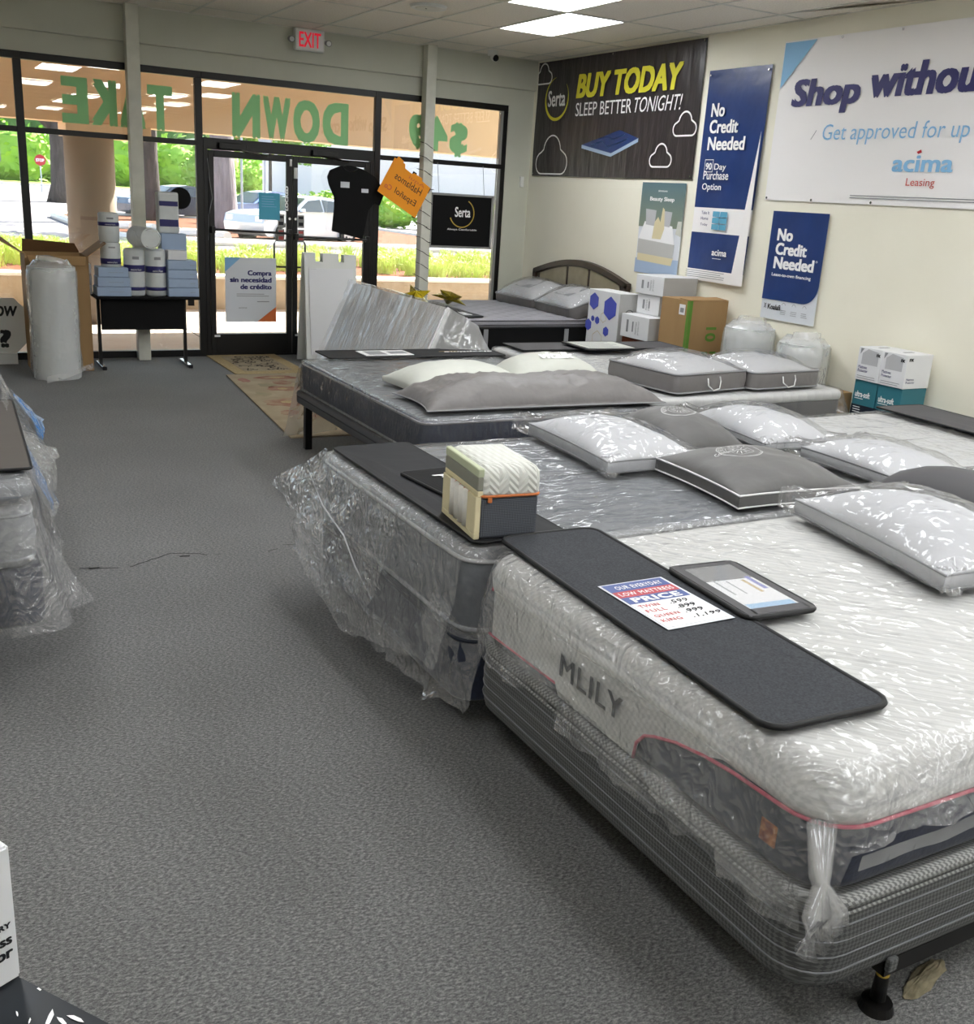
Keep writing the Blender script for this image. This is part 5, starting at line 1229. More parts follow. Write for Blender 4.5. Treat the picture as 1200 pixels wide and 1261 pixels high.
def wroll(label,x,y,r,z0,z1,bands,group='wrapped foam rolls on the side table'):
    t=thing('pillow_roll',label,'foam roll',(x,y,z0),0,group)
    R=[]; h=z1-z0
    for q,rr in ((0,.9),(.03,1),(.5,1.02),(.95,1),(1,.85)): R.append([(x+r*rr*math.cos(2*PI*i/28),y+r*rr*math.sin(2*PI*i/28),z0+h*q) for i in range(28)])
    part('wrapper',loops(R),'foam_white',t,smooth=True)
    for a,c in bands: part('printed_band',cyl((x,y,z0+h*a),(x,y,z0+h*c),r*1.028,n=28),'navy_ink',t,smooth=True)
    F=frame((x-r*.5,y-r*1.03,z0+h*bands[0][0]+.01),(1,0,0),(0,0,1))
    text('memory foam',.02,'white_ink',t,F,fit=r,hfit=h*(bands[0][1]-bands[0][0])*.45)
    part('print_block',box(x-.03,x+.03,y-r*1.02-.001,y-r*.98,z0+h*.78,z0+h*.84),'grey_ink',t)
    t.location=(x,y,z0)
wroll('white wrapped roll with navy band, left of the two standing on the table',1.855,10.38,.095,.691,1.13,((.52,.66),(.12,.19)))
wroll('white wrapped roll with navy band, right of the two standing on the table',2.055,10.38,.095,.691,1.13,((.50,.64),(.12,.19)))
wroll('shorter white wrapped roll standing on the stack of three pale boxes',1.645,10.38,.09,.957,1.18,((.12,.35),))
wroll('white wrapped roll with navy band, topmost above the stack of three boxes',1.64,10.38,.092,1.182,1.45,((.55,.68),))
t=thing('lying_roll','white wrapped roll lying end-on across the two standing rolls','foam roll',(1.95,10.38,1.13))
part('wrapper',cyl((1.99,10.22,1.235),(1.92,10.56,1.235),.098,n=28),'foam_white',t,smooth=False); part('end_ring',tube([(1.99+.085*math.cos(2*PI*k/24),10.215,1.235+.085*math.sin(2*PI*k/24)) for k in range(24)],.006,6,True),'film_white',t)
part('loose_film',rag(6,10,lambda u,v:(1.83+.03*v+.08*u,10.25+.1*v,1.31-.14*u),91,.02),'film_white',t,smooth=True)
t=thing('tall_pack','tall white foam pack with two navy bands on top of the blue-grey box','foam pack',(2.22,10.53,1.276))
part('wrapper',box(2.115,2.31,10.46,10.60,1.276,1.66,.018),'foam_white',t)
for z in (1.53,1.36): part('printed_band',box(2.125,2.30,10.455,10.46,z-(.02 if z<1.5 else 0),z+.045),'navy_ink',t)
for k in range(3): carton('small_box','small white box, number %s up, at the carton end of the side table'%(('one','two','three')[k]),1.40,1.475,10.44,10.56,.69+.095*k,.78+.095*k,'white_box','small white boxes at the table end',seam=False)
# ledge for those
for k in range(3): pass
solo('round_black_sign',cyl((2.42,DY-.02,1.60),(2.42,DY-.006,1.60),.105,n=40),'black','round black disc stuck on the window glass behind the tall foam pack','sign')
t=thing('octagon_sign','white octagonal window sign with black letters, cut by the photo edge','sign',(.70,10.72,0))
part('board',poly([(.70+.27*math.cos(PI/8+PI/4*k),10.72,.36+.28*math.sin(PI/8+PI/4*k)) for k in range(8)],depth=.012,nrm=(0,1,0)),'white_plastic',t)
text('NOW',.12,'black_ink',t,frame((.55,10.717,.45),(1,0,0),(0,0,1)),fit=.28,hfit=.10,bold=.004,shear=.15); text('?',.2,'black_ink',t,frame((.66,10.717,.16),(1,0,0),(0,0,1)),fit=.10,hfit=.17,bold=.008)
part('foot',box(.60,.80,10.66,10.80,0,.10,.004),'white_plastic',t)
# door posters
t=thing('door_poster','white and blue door poster in Spanish with a small orange corner','poster',(3.13,DY-.02,.365))
F=frontF(2.86,.365,.012)
part('sheet',flat([(0,0),(.55,0),(.55,.67),(0,.67)],F,.002),'poster_white',t)
F2=F@Matrix.Translation((0,0,.0025))
part('blue_corner',flat([(0,.67),(0,.52),(.17,.67)],F2,.0005),'sky_ink',t); part('orange_corner',flat([(.55,0),(.55,.16),(.34,0)],F2,.0005),'orange_ink',t)
for k,(s,wd) in enumerate((('Compra',.26),('sin necesidad',.45),('de crédito',.34))): text(s,.07,'navy_ink',t,F2@Matrix.Translation((.50-wd,.49-.072*k,.001)),fit=wd,bold=.0025)
part('small_print',lines(F2@Matrix.Translation((0,0,.001)),.12,.29,.36,2,.02,.006),'grey_ink',t,kind='stuff')
part('small_print',lines(F2@Matrix.Translation((0,0,.001)),.34,.21,.15,1,.02,.008),'grey_ink',t,kind='stuff')
text('acima',.03,'grey_ink',t,F2@Matrix.Translation((.14,.14,.001)),fit=.09)
solo('blue_flyer',box(3.23,3.455,DY-.004,DY-.001,1.43,1.70),'blue_flyer','plain turquoise flyer taped to the first glass door leaf','flyer')
fly=bpy.data.objects['blue_flyer']
part('print_line',lines(frame((3.26,DY-.0045,1.66),(1,0,0),(0,0,1)),0,0,.16,5,.025,.006),'sky_ink',fly,kind='stuff')
# t-shirt on the glass
t=thing('t_shirt','black t-shirt with two white tags hung on the second glass door leaf','shirt',(4.2,DY-.08,1.3))
sh=[(4.01,1.345),(4.37,1.27),(4.43,1.58),(4.50,1.66),(4.56,1.63),(4.62,1.78),(4.50,1.93),(4.36,2.0),(4.22,2.03),(4.10,2.02),(3.98,1.97),(3.95,1.90),(3.97,1.82),(4.03,1.70),(4.035,1.6)]
b=poly([(x,DY-.085,z) for x,z in sh],depth=.022,nrm=(0,1,0)); bmesh.ops.bevel(b,geom=list(b.edges),offset=.006,segments=2,affect='EDGES'); part('body',b,'black',t)
part('collar',tube([(x,DY-.088,z) for x,z in arc(4.21,2.02,.085,190,350,12,.05)],.006,6),'binding',t)
part('tag',box(4.10,4.20,DY-.089,DY-.085,1.80,1.86),'poster_white',t); part('tag',box(4.34,4.42,DY-.089,DY-.085,1.76,1.80),'poster_white',t)
# orange handwritten sheet
cO=Vector((4.80,DY-.19,1.83)); aO=-.50
F=Matrix(((math.cos(aO),-math.sin(aO)*1,0,0),(0,0,-1,0),(math.sin(aO),math.cos(aO),0,0),(0,0,0,1))); F=Matrix.Translation(cO)@F
t=thing('orange_card','tilted orange handwritten card seen from the back between door and post','sign',tuple(cO))
part('sheet',flat([(-.26,-.19),(.27,-.20),(.265,.17),(.14,.18),(.13,.205),(.02,.20),(0,.18),(-.10,.185),(-.12,.225),(-.26,.215)],F,.002),'orange_card',t)
for (x,y) in ((.03,.185),(.255,.13),(.255,-.19)): part('tape',flat([(x-.03,y-.02),(x+.02,y-.02),(x+.02,y+.03),(x-.03,y+.03)],F,.001,lift=-.001),'black',t)
part('folded_tab',flat([(-.24,.19),(-.15,.19),(-.15,.24),(-.23,.25)],F,.002,lift=.004),'orange_card',t)
F2=F@Matrix.Translation((0,0,.0035))
text('Hablamos',.1,'black_ink',t,F2@Matrix.Translation((.20,.03,0)),mirror=True,fit=.36,hfit=.075,shear=.1,name='handwriting'); text('Español',.1,'black_ink',t,F2@Matrix.Translation((.20,-.10,0)),mirror=True,fit=.29,hfit=.085,shear=.1,name='handwriting')
text('Co',.1,'orange_ink',t,F2@Matrix.Translation((-.13,-.11,0)),mirror=True,fit=.09,hfit=.06,bold=.003,name='handwriting'); text('Aquí',.1,'orange_ink',t,F2@Matrix.Translation((.20,.12,0)),mirror=True,fit=.22,hfit=.05,name='handwriting')
# hung black sign
t=thing('hanging_sign','framed black sign with gold ring hanging on wires in the last window','sign',(5.56,DY-.08,1.22))
part('board',box(5.19,5.95,DY-.10,DY-.085,1.235,1.785),'black',t)
for a in ((5.165,5.19,1.21,1.81),(5.95,5.975,1.21,1.81),(5.165,5.975,1.785,1.81),(5.165,5.975,1.21,1.235)): part('frame',box(a[0],a[1],DY-.11,DY-.08,a[2],a[3],.003,seg=1),'grey_plastic',t)
F=frontF(5.57,1.60,.103)
text('Serta',.14,'white_ink',t,F@Matrix.Translation((-.09,-.04,0)),fit=.20,hfit=.11,bold=.002); text('Always Comfortable',.03,'white_ink',t,F@Matrix.Translation((-.18,-.19,0)),fit=.38)
part('gold_ring',stroke(arc(0,0,.155,-160,60,26),.012,F),'gold_ink',t)
for x in (5.27,5.85): part('hanging_wire',tube([(x,DY-.095,1.80),(x,DY-.03,2.13)],.003,6),'grey_plastic',t)
# string lights round the second post
pts=[]; cxp,cyp=5.0875,DY-.1125
for k in range(200):
    s=k/199; a=s*2*PI*12; rr=.062/max(abs(math.cos(a)),abs(math.sin(a))); rr=min(rr,.085); pts.append((cxp+rr*math.cos(a),cyp+rr*math.sin(a),2.40-1.72*s+.01*math.sin(a*2)))
t=thing('string_lights','unlit dark string lights wound around the post beside the hanging sign','string lights',(cxp,cyp,.6))
part('cable',tube(pts,.0035,5),'cable',t)
for k in range(4,200,6):
    p=Vector(pts[k]); d=Vector((p.x-cxp,p.y-cyp,random.uniform(-.01,.02))).normalized(); part('bulb',cyl(p,p+d*.03,.005,.002,6),'cable',t)
# a-frame sign
t=thing('a_frame_sign','blank white folding A-frame sign with moulded handle in front of the doors','sign board',(3.9,10.45,0))
for s,y in ((1,10.28),(-1,10.62)):
    def AF(x,z): return (x,y+s*.13*z/1.13,z)
    out=[AF(3.555,0),AF(4.13,0),AF(4.13,1.12),AF(3.995,1.12),AF(3.995,1.045),AF(3.935,1.045),AF(3.935,1.13),AF(3.76,1.13),AF(3.76,1.045),AF(3.68,1.045),AF(3.68,1.135),AF(3.56,1.135)]
    part('panel',poly(out,depth=.03,nrm=(0,s*1.0,0)),'white_plastic',t)
part('panel_recess',poly([(3.60,10.272+.13*.1/1.13,.10),(4.09,10.272+.13*.1/1.13,.10),(4.09,10.272+.13*.98/1.13,.98),(3.60,10.272+.13*.98/1.13,.98)],depth=.004,nrm=(0,-1,0)),'white_box',t)
part('maker_label',box(3.62,3.68,10.38,10.384,.955,.975),'grey_plastic',t)
part('hinge',box(3.6,4.1,10.40,10.50,1.0,1.03,.004),'white_plastic',t)
# rugs
t=thing('doormat','tan doormat with a black scrolling pattern before the glass doors','rug',(3.0,10.35,0),0)
F=frame((2.655,9.78,.003),(1,.06,0),(-.06,1,0)); 
part('pile',plate(0,.76,0,1.16,0,.010,.02),'rug_tan',t,local=False) if False else None
b=plate(0,.74,0,1.17,0,.010,.02); b.transform(frame((2.655,9.76,.001),(1,.0,0),(0,1,0))); part('pile',b,'rug_tan',t)
b=plate(.12,.62,.13,1.04,.010,.012,.02); b.transform(frame((2.655,9.76,.001),(1,.0,0),(0,1,0))); part('inner_field',b,'rug_cream',t)
b=None; F=frame((2.655,9.76,.0133),(1,0,0),(0,1,0)); random.seed(5)
for k in range(70):
    cx,cy_=random.uniform(.16,.58),random.uniform(.18,.99); r=random.uniform(.02,.05); a0=random.uniform(0,360)
    b=stroke(arc(cx,cy_,r,a0,a0+random.uniform(150,280),8),.012,F,b)
part('scroll_pattern',b,'rug_black',t,kind='stuff')
t=thing('floor_rug','cream rug with faded red flowers between the doormat and platform bed','rug',(2.9,8.4,0))
RG=frame((2.555,9.72,.001),(1,0,0),(-.05,-1,0))
b=poly([(2.555,9.74,.001),(2.34,7.12,.001),(3.75,7.05,.001),(3.9,9.70,.001)],depth=.011,nrm=(0,0,1)); part('pile',b,'rug_cream',t)
def blob(cx,cy_,rx,ry,seed,b,z=.0125):
    P=[(cx+rx*(1+.55*mn.noise(Vector((math.cos(a)*1.3,math.sin(a)*1.3,seed))))*math.cos(a),cy_+ry*(1+.55*mn.noise(Vector((math.cos(a)*1.3+4,math.sin(a)*1.3,seed))))*math.sin(a),z) for a in [2*PI*k/18 for k in range(18)]]
    return poly(P,b,.0008,(0,0,1))
for nm,m,S in (('flower','rug_red',[(2.98,9.50,.22,.10),(2.86,8.95,.16,.12),(2.72,8.35,.20,.16),(3.05,8.6,.2,.12),(2.95,9.25,.1,.1),(2.6,7.95,.08,.10),(2.9,7.75,.16,.14)]),('flower','rug_pink',[(2.64,9.42,.055,.10),(3.2,9.0,.1,.1)]),('leaf_pattern','rug_green',[(2.78,9.15,.08,.10),(2.62,8.75,.07,.09),(2.9,8.1,.12,.08),(2.55,7.5,.09,.09),(3.0,7.4,.12,.10)]),('petal_center','rug_tan',[(2.72,8.36,.06,.05),(2.98,9.5,.07,.03),(2.86,8.95,.05,.04)])):
    for k,s in enumerate(S): part(nm,blob(*s,k*3+len(nm),None,.0125+(.001 if nm=='petal_center' else 0)),m,t)
random.seed(11)

# ================================================================== RIGHT WALL
def banner(name,label,y0,y1,z0,z1,mat,cat='banner',slant=0,eyelets=(),wave=.004,off=.018):
    t=thing(name,label,cat,(WX-.01,(y0+y1)/2,z0)); w_=y0-y1; h=z1-z0
    F=wallF(y0,z0,off)
    b=grid(F,w_,h,24,14,lambda u,v:wave*(mn.noise(Vector((u*4,v*2,y0)))-.4)); 
    if slant:
        for v in b.verts: v.co.y += slant*(z1-v.co.z)/h
    part('sheet',b,mat,t,smooth=True)
    for (u,v) in eyelets: part('eyelet',cyl(F@Vector((w_*u,h*v,.001)),F@Vector((w_*u,h*v,.005)),.010,n=10),'chrome',t)
    return t,F@Matrix.Translation((0,0,.005)),w_,h
# black banner
t,F,w_,h=banner('wall_banner','large black vinyl banner saying BUY TODAY near the front corner',10.81,7.89,2.065,3.285,'banner_black',eyelets=((.01,.98),(.5,.985),(.99,.985),(.99,.02),(.01,.02)),wave=.01)
text('BUY TODAY',.4,'yellow_ink',t,F@Matrix.Translation((.83,.815,0)),fit=1.80,hfit=.245,bold=.014,shear=.15)
text('SLEEP BETTER ',.2,'white_ink',t,F@Matrix.Translation((.845,.625,0)),fit=1.02,hfit=.135); text('TONIGHT!',.2,'white_ink',t,F@Matrix.Translation((1.91,.625,0)),fit=.75,hfit=.14,shear=.22)
text('Serta',.2,'white_ink',t,F@Matrix.Translation((.26,.745,0)),fit=.36,hfit=.17,bold=.003)
P=arc(.445,.825,.235,100,400,40,.22); n=len(P)
b=bmesh.new(); V=[]
for k,(x,y) in enumerate(P):
    q=k/(n-1); wd=.004+.030*math.sin(PI*q)**1.2; d=Vector((x-.445,y-.825)).normalized()
    V.append((b.verts.new(F@Vector((x+d.x*wd/2,y+d.y*wd/2,.001))),b.verts.new(F@Vector((x-d.x*wd/2,y-d.y*wd/2,.001)))))
for a,c in zip(V,V[1:]): b.faces.new((a[0],a[1],c[1],c[0]))
part('logo_ring',b,'yellow_ink',t)
def cloud(cx,cy_,s,cut=1):
    A=arc(cx-.13*s,cy_+.0*s,.07*s,100,270,8)+[(cx+.13*s,cy_-.07*s)]+arc(cx+.13*s,cy_+.0*s,.07*s,-90,70,8)+arc(cx,cy_+.07*s,.11*s,10,170,12)
    A=[(max(.01,min(w_-.01,x)),max(.015,y)) for x,y in A]
    return stroke(A,.016,F,closed=True)
for cx,cy_,s in ((.14,1.05,.85),(.42,.14,1.65),(2.42,.17,.85),(2.74,.45,.85)): part('cloud_outline',cloud(cx,cy_,s),'white_ink',t)
part('printed_mattress',flat([(1.02,.33),(1.70,.465),(2.03,.38),(1.58,.24)],F,.0008),'banner_blue',t)
part('printed_mattress_side',flat([(1.02,.33),(1.58,.24),(1.58,.205),(1.02,.295)],F,.0008,flat([(1.58,.24),(2.03,.38),(2.03,.345),(1.58,.205)],F,.0008)),'pale_blue_box',t)
part('mattress_quilting',stroke([(1.2,.33),(1.4,.36),(1.5,.30),(1.7,.34),(1.85,.38)],.008,F,stroke([(1.3,.38),(1.5,.41),(1.6,.37),(1.8,.42)],.008,F)),'sky_ink',t)
# beauty poster
t,F,w_,h=banner('bedroom_poster','small bedroom poster with a made bed, under the black banner',8.63,7.95,1.16,2.03,'poster_white','poster',wave=.003)
part('print_wall',flat([(0,.45),(w_,.45),(w_,h),(0,h)],F,.0004,lift=.001),gradient_mat('poster_gradient',[(0,'7d8878'),(1,'55717a')]),t)
for pts,m,nm in (([(0,0),(w_,0),(w_,.16),(0,.14)],'pale_blue_box','print_base'),([(.03,.12),(.58,.10),(.60,.18),(.03,.2)],'foam_cream','print_border'),([(.02,.19),(.59,.17),(.60,.30),(.02,.33)],'grey_box','print_side'),([(.02,.33),(.60,.30),(.54,.47),(.10,.50)],'paper','print_mattress'),([(.12,.47),(.26,.46),(.27,.61),(.10,.62)],'white_fabric','print_pillow'),([(.36,.47),(.50,.46),(.52,.60),(.37,.61)],'white_fabric','print_pillow'),([(.24,.34),(.38,.34),(.42,.44),(.40,.62),(.37,.64),(.35,.5),(.31,.55),(.26,.5)],'foam_cream','print_figure'),([(.60,.40),(w_,.38),(w_,.52),(.62,.52)],'ivory_fabric','print_nightstand')):
    part(nm,flat(pts,F,.0004,lift=.0016+.0003*len(t.children)),m,t)
text('Beauty Sleep',.06,'white_ink',t,F@Matrix.Translation((.15,.70,.004)),fit=.38,hfit=.05,bold=.001); text('simmons',.02,'white_ink',t,F@Matrix.Translation((.27,.785,.004)),fit=.14,hfit=.018)
# tall blue banner, hanging away at the foot
t=thing('blue_banner','tall navy vinyl banner beside the black one, curling at the foot','banner',(WX-.02,7.45,1.2))
F=wallF(7.80,1.17,.02); w_,h=.80,1.83
sk_=lambda b:[setattr(v.co,'y',v.co.y-.00*(3.0-v.co.z)) for v in b.verts]
def bw(u,v): return .03*(1-v)**2*u+.004*mn.noise(Vector((u*5,v*4,3)))
def bseg(v0,v1,m,n,u1=1.0,ex=0):
    b=grid(F@Matrix.Translation((0,h*v0,ex)),w_*u1,h*(v1-v0),16,10,lambda u,v:bw(u*u1,v0+(v1-v0)*v)); part(n,b,m,t,smooth=True)
bseg(.357,1,'banner_blue','blue_field'); bseg(.236,.357,'banner_white','white_band'); bseg(.055,.236,'banner_blue','blue_field'); bseg(0,.055,'banner_white','white_foot')
F=F@Matrix.Translation((0,0,.008))
part('white_edge',flat([(.64,0),(.80,0),(.80,1.3)],F@Matrix.Translation((0,0,.025)),.001),'banner_white',t)
for k,s in enumerate(('No','Credit','Needed')): text(s,.2,'white_ink',t,F@Matrix.Translation((.10,(1.44,1.30,1.155)[k],.006)),fit=(.18,.38,.49)[k],hfit=.115,bold=.005)
text('90',.1,'white_ink',t,F@Matrix.Translation((.115,.985,.012)),fit=.085,hfit=.06,bold=.002); part('calendar_outline',stroke([(.10,.965),(.21,.965),(.21,1.07),(.10,1.07)],.008,F@Matrix.Translation((0,0,.010)),closed=True),'white_ink',t)
for k,(s,wd) in enumerate((('Day',.16),('Purchase',.34),('Option',.26))): text(s,.1,'white_ink',t,F@Matrix.Translation((.235 if k==0 else .10,.985-.085*k-.005*(k==2),.014)),fit=wd,hfit=.075 if k else .07,bold=.001)
for k,s in enumerate(('Take It','Home','Today')): text(s,.04,'navy_ink',t,F@Matrix.Translation((.14,.595-.05*k,.018)),fit=(.11,.10,.10)[k],hfit=.028)
b=None
for i in range(2):
    for j in range(3): b=flat([(.30+.10*i,.465+.056*j),(.395+.10*i,.465+.056*j),(.395+.10*i,.513+.056*j),(.30+.10*i,.513+.056*j)],F@Matrix.Translation((0,0,.02)),.0005,b)
part('calendar_blocks',b,'teal_ink',t)
text('acima',.1,'white_ink',t,F@Matrix.Translation((.36,.24,.03)),fit=.20,hfit=.055,bold=.002); part('small_print',lines(F@Matrix.Translation((0,0,.035)),.38,.21,.13,1,.02,.005),'white_ink',t,kind='stuff')
part('small_print',lines(F@Matrix.Translation((0,0,.035)),.03,.085,.6,4,.018,.005),'grey_ink',t,kind='stuff')
part('eyelet',cyl(F@Vector((.03,1.79,0)),F@Vector((.03,1.79,.006)),.009,n=10),'chrome',t); part('eyelet',cyl(F@Vector((.77,1.79,0)),F@Vector((.77,1.79,.006)),.009,n=10),'chrome',t)
# big white banner
t,F,w_,h=banner('wall_banner','huge white banner starting Shop withou, cut by the photo edge',6.89,3.05,1.915,3.16,'banner_white',eyelets=((.006,.015),(.14,.012),(.30,.012),(.16,.985),(.31,.985)),wave=.004)
part('blue_corner',flat([(.012,h-.012),(.012,h-.36),(.36,h-.012)],F,.0006),'sky_ink',t)
text('Shop',.3,'navy_ink',t,F@Matrix.Translation((.165,.745,0)),fit=.72,bold=.010,shear=.10,hfit=.27)
text('without',.3,'navy_ink',t,F@Matrix.Translation((.97,.778,0)),fit=1.06,bold=.010,shear=.10,hfit=.235)
text('credit',.3,'navy_ink',t,F@Matrix.Translation((2.15,.768,0)),fit=.9,bold=.010,shear=.10,hfit=.225)
text('Get approved for up to',.2,'sky_ink',t,F@Matrix.Translation((.56,.475,0)),fit=1.54,hfit=.155,bold=-.001,shear=.08)
text('acima',.3,'sky_ink',t,F@Matrix.Translation((1.30,.245,0)),fit=.53,hfit=.115,bold=.006); text('Leasing',.1,'red_ink',t,F@Matrix.Translation((1.45,.145,0)),fit=.25,hfit=.07)
part('logo_dot',flat([(1.515,.365),(1.545,.375),(1.535,.395),(1.50,.38)],F,.0006),'stop_red',t)
part('small_print',lines(F,.94,.06,2.4,2,.018,.006,var=.02),'grey_ink',t,kind='stuff')
part('scuff',stroke([(.44,.48),(.47,.52),(.49,.55)],.006,F),'grey_ink',t)
# small navy poster
t,F,w_,h=banner('credit_poster','small navy poster with a rounded corner above the two bagged rolls','poster',6.76,1.0,1,'x') if False else banner('credit_poster','small navy poster with a rounded lower corner above the bagged foam rolls',6.755,6.125,.935,1.83,'poster_white','poster',wave=.002)
part('navy_field',flat([(0,.165),(.40,.165)]+[(w_-.16+.16*math.cos(math.radians(a)),.325+.16*math.sin(math.radians(a))) for a in range(-90,1,10)]+[(w_,h),(0,h)],F,.0006),'banner_blue',t)
G=F@Matrix.Translation((0,0,.001))
for k,s in enumerate(('No','Credit','Needed')): text(s,.12,'white_ink',t,G@Matrix.Translation((.085,.66-.115*k,0)),fit=(.18,.36,.46)[k],hfit=.10,bold=.004)
text('*',.05,'white_ink',t,G@Matrix.Translation((.555,.49,0)),fit=.025); text('Lease-to-own financing',.04,'white_ink',t,G@Matrix.Translation((.08,.365,0)),fit=.45,hfit=.035,bold=.0005)
text('Koalafi',.06,'black_ink',t,G@Matrix.Translation((.085,.085,0)),fit=.15,hfit=.045,bold=.001); part('logo_mark',stroke([(.04,.09),(.06,.11),(.04,.13)],.006,G,stroke([(.065,.09),(.045,.11),(.065,.13)],.006,G)),'black_ink',t)
for k in range(3): part('icon',stroke(arc(.27+.12*k,.13,.02,0,180,8),.004,G),'grey_ink',t); part('small_print',lines(G,.24+.12*k,.085,.07,3,.015,.004),'grey_ink',t,kind='stuff')
# cartons by the wall
def xprint(par,x,y0,y1,z0,z1,mat,name='print'): part(name,box(x-.0012,x,min(y0,y1),max(y0,y1),z0,z1),mat,par)
t=thing('hexagon_carton','tall white and grey carton with blue hexagons beside the tufted bed','box',(6.05,8.3,0))
part('body',box(5.93,6.16,8.10,8.62,0,.985,.004,seg=1),'white_box',t); part('end_panel',box(5.935,6.158,8.094,8.10,.003,.98),'grey_box',t)
F=frame((5.928,8.62,0),(0,-1,0),(0,0,1))
def hexa(cx,cy_,r,m='blue_hex'): part('hexagon',flat([(cx+r*math.cos(math.radians(60*k+30)),cy_+r*math.sin(math.radians(60*k+30))) for k in range(6)],F,.001),m,t)
for cx,cy_,r in ((.10,.87,.085),(.38,.83,.115),(.10,.70,.03),(.18,.69,.04),(.34,.60,.05),(.03,.63,.06)): hexa(cx,cy_,r)
for cx,cy_,r in ((.20,.50,.09),(.28,.73,.05),(.07,.40,.05)): part('hexagon_outline',stroke([(cx+r*math.cos(math.radians(60*k+30)),cy_+r*math.sin(math.radians(60*k+30))) for k in range(6)],.004,F,closed=True),'gold_ink',t)
part('swirl',stroke(arc(.12,.78,.05,0,320,16),.006,frame((5.935,8.0935,0),(1,0,0),(0,0,1))),'black_ink',t)
text('BOX',.08,'navy_ink',t,F@Matrix.Translation((.14,.36,0))@Matrix.Rotation(-PI/2,4,'Z'),fit=.16,hfit=.05,bold=.002)
def wbox(label,x0,x1,y0,y1,z0,z1,g='stacked white cartons by the wall'):
    t=carton('white_carton',label,x0,x1,y0,y1,z0,z1,'white_box',g,seam=False)
    part('end_panel',box(x0+.004,x1-.003,y0-.0015,y0,z0+.004,z1-.004),'grey_box',t)
    part('print_block',box(x0-.0015,x0,y1-.12,y1-.09,z0+.05,z1-.05),'grey_ink',t); part('print_block',box(x0-.0015,x0,y1-.20,y1-.18,z0+.06,z1-.06),'grey_ink',t)
    F=frame((x0-.001,y0+.16,z0+.04),(0,0,1),(0,1,0)); text('mattress\nprotector',.03,'grey_ink',t,F,fit=(z1-z0)*.6)
    return t
wbox('white carton, lowest of three, resting on the rust brown chest',5.92,6.20,7.60,8.03,.60,.815)
wbox('white carton in the middle of the stack beside the brown carton',6.08,6.40,7.68,8.02,.82,1.005)
wbox('white carton with grey end, topmost of the stack by the brown carton',6.06,6.46,7.62,8.04,1.008,1.185)
t=thing('rust_chest','rust brown wooden nightstand under the white cartons','nightstand',(6.18,7.83,0)); part('body',box(5.97,6.42,7.62,8.06,0,.60,.006),'rust_box',t); part('drawer',box(5.955,5.972,7.64,8.04,.42,.585,.004),'rust_box',t); part('handle',box(5.94,5.955,7.78,7.90,.51,.525,.003),'chrome',t)
part('drawer',box(5.955,5.972,7.64,8.04,.22,.40,.004),'rust_box',t)
t=thing('brown_carton','large brown carton with green print stripe beside the white cartons','box',(6.19,7.3,0))
part('body',box(5.965,6.41,7.105,7.50,0,1.03,.003,seg=1),'cardboard',t)
part('open_flap',poly([(5.97,7.105,1.033),(6.41,7.105,1.033),(6.41,7.28,1.045),(5.97,7.26,1.036)],depth=.004),'cardboard',t); part('flap_gap',box(6.06,6.41,7.27,7.30,1.031,1.036),'cardboard_in',t)
F=frame((5.965,7.104,0),(1,0,0),(0,0,1))
part('green_stripe',flat([(.0,.0),(.035,.0),(.035,1.03),(.0,1.03)],F,.001),'green_print',t); part('green_stripe',flat([(-.03,.0),(0,.0),(0,1.03),(-.03,1.03)],frame((5.964,7.105,0),(0,-1,0),(0,0,1)),.001),'green_print',t)
text('10',.2,'green_print',t,F@Matrix.Translation((.22,.80,0))@Matrix.Rotation(-PI/2,4,'Z'),fit=.13,hfit=.12,bold=.004); text('MEMORY\nFOAM',.1,'green_print',t,F@Matrix.Translation((.24,.58,0))@Matrix.Rotation(-PI/2,4,'Z'),fit=.42,hfit=.18,bold=.003)
part('shipping_label',box(5.962,5.9645,7.16,7.24,.90,.99),'paper',t); part('label_print',box(5.961,5.962,7.175,7.225,.92,.96),'grey_ink',t)
froll('foam_roll','bagged white foam roll against the wall beside the brown carton',6.25,6.62,.21,.86,'bagged foam rolls by the right wall',seed=5)
froll('foam_roll','bagged white foam roll against the wall below the small navy poster',6.25,5.98,.20,.82,'bagged foam rolls by the right wall',seed=8)
t=carton('short_carton','plain brown carton corner showing behind the white quilted bed',5.98,6.30,5.46,5.72,0,.52,'cardboard')
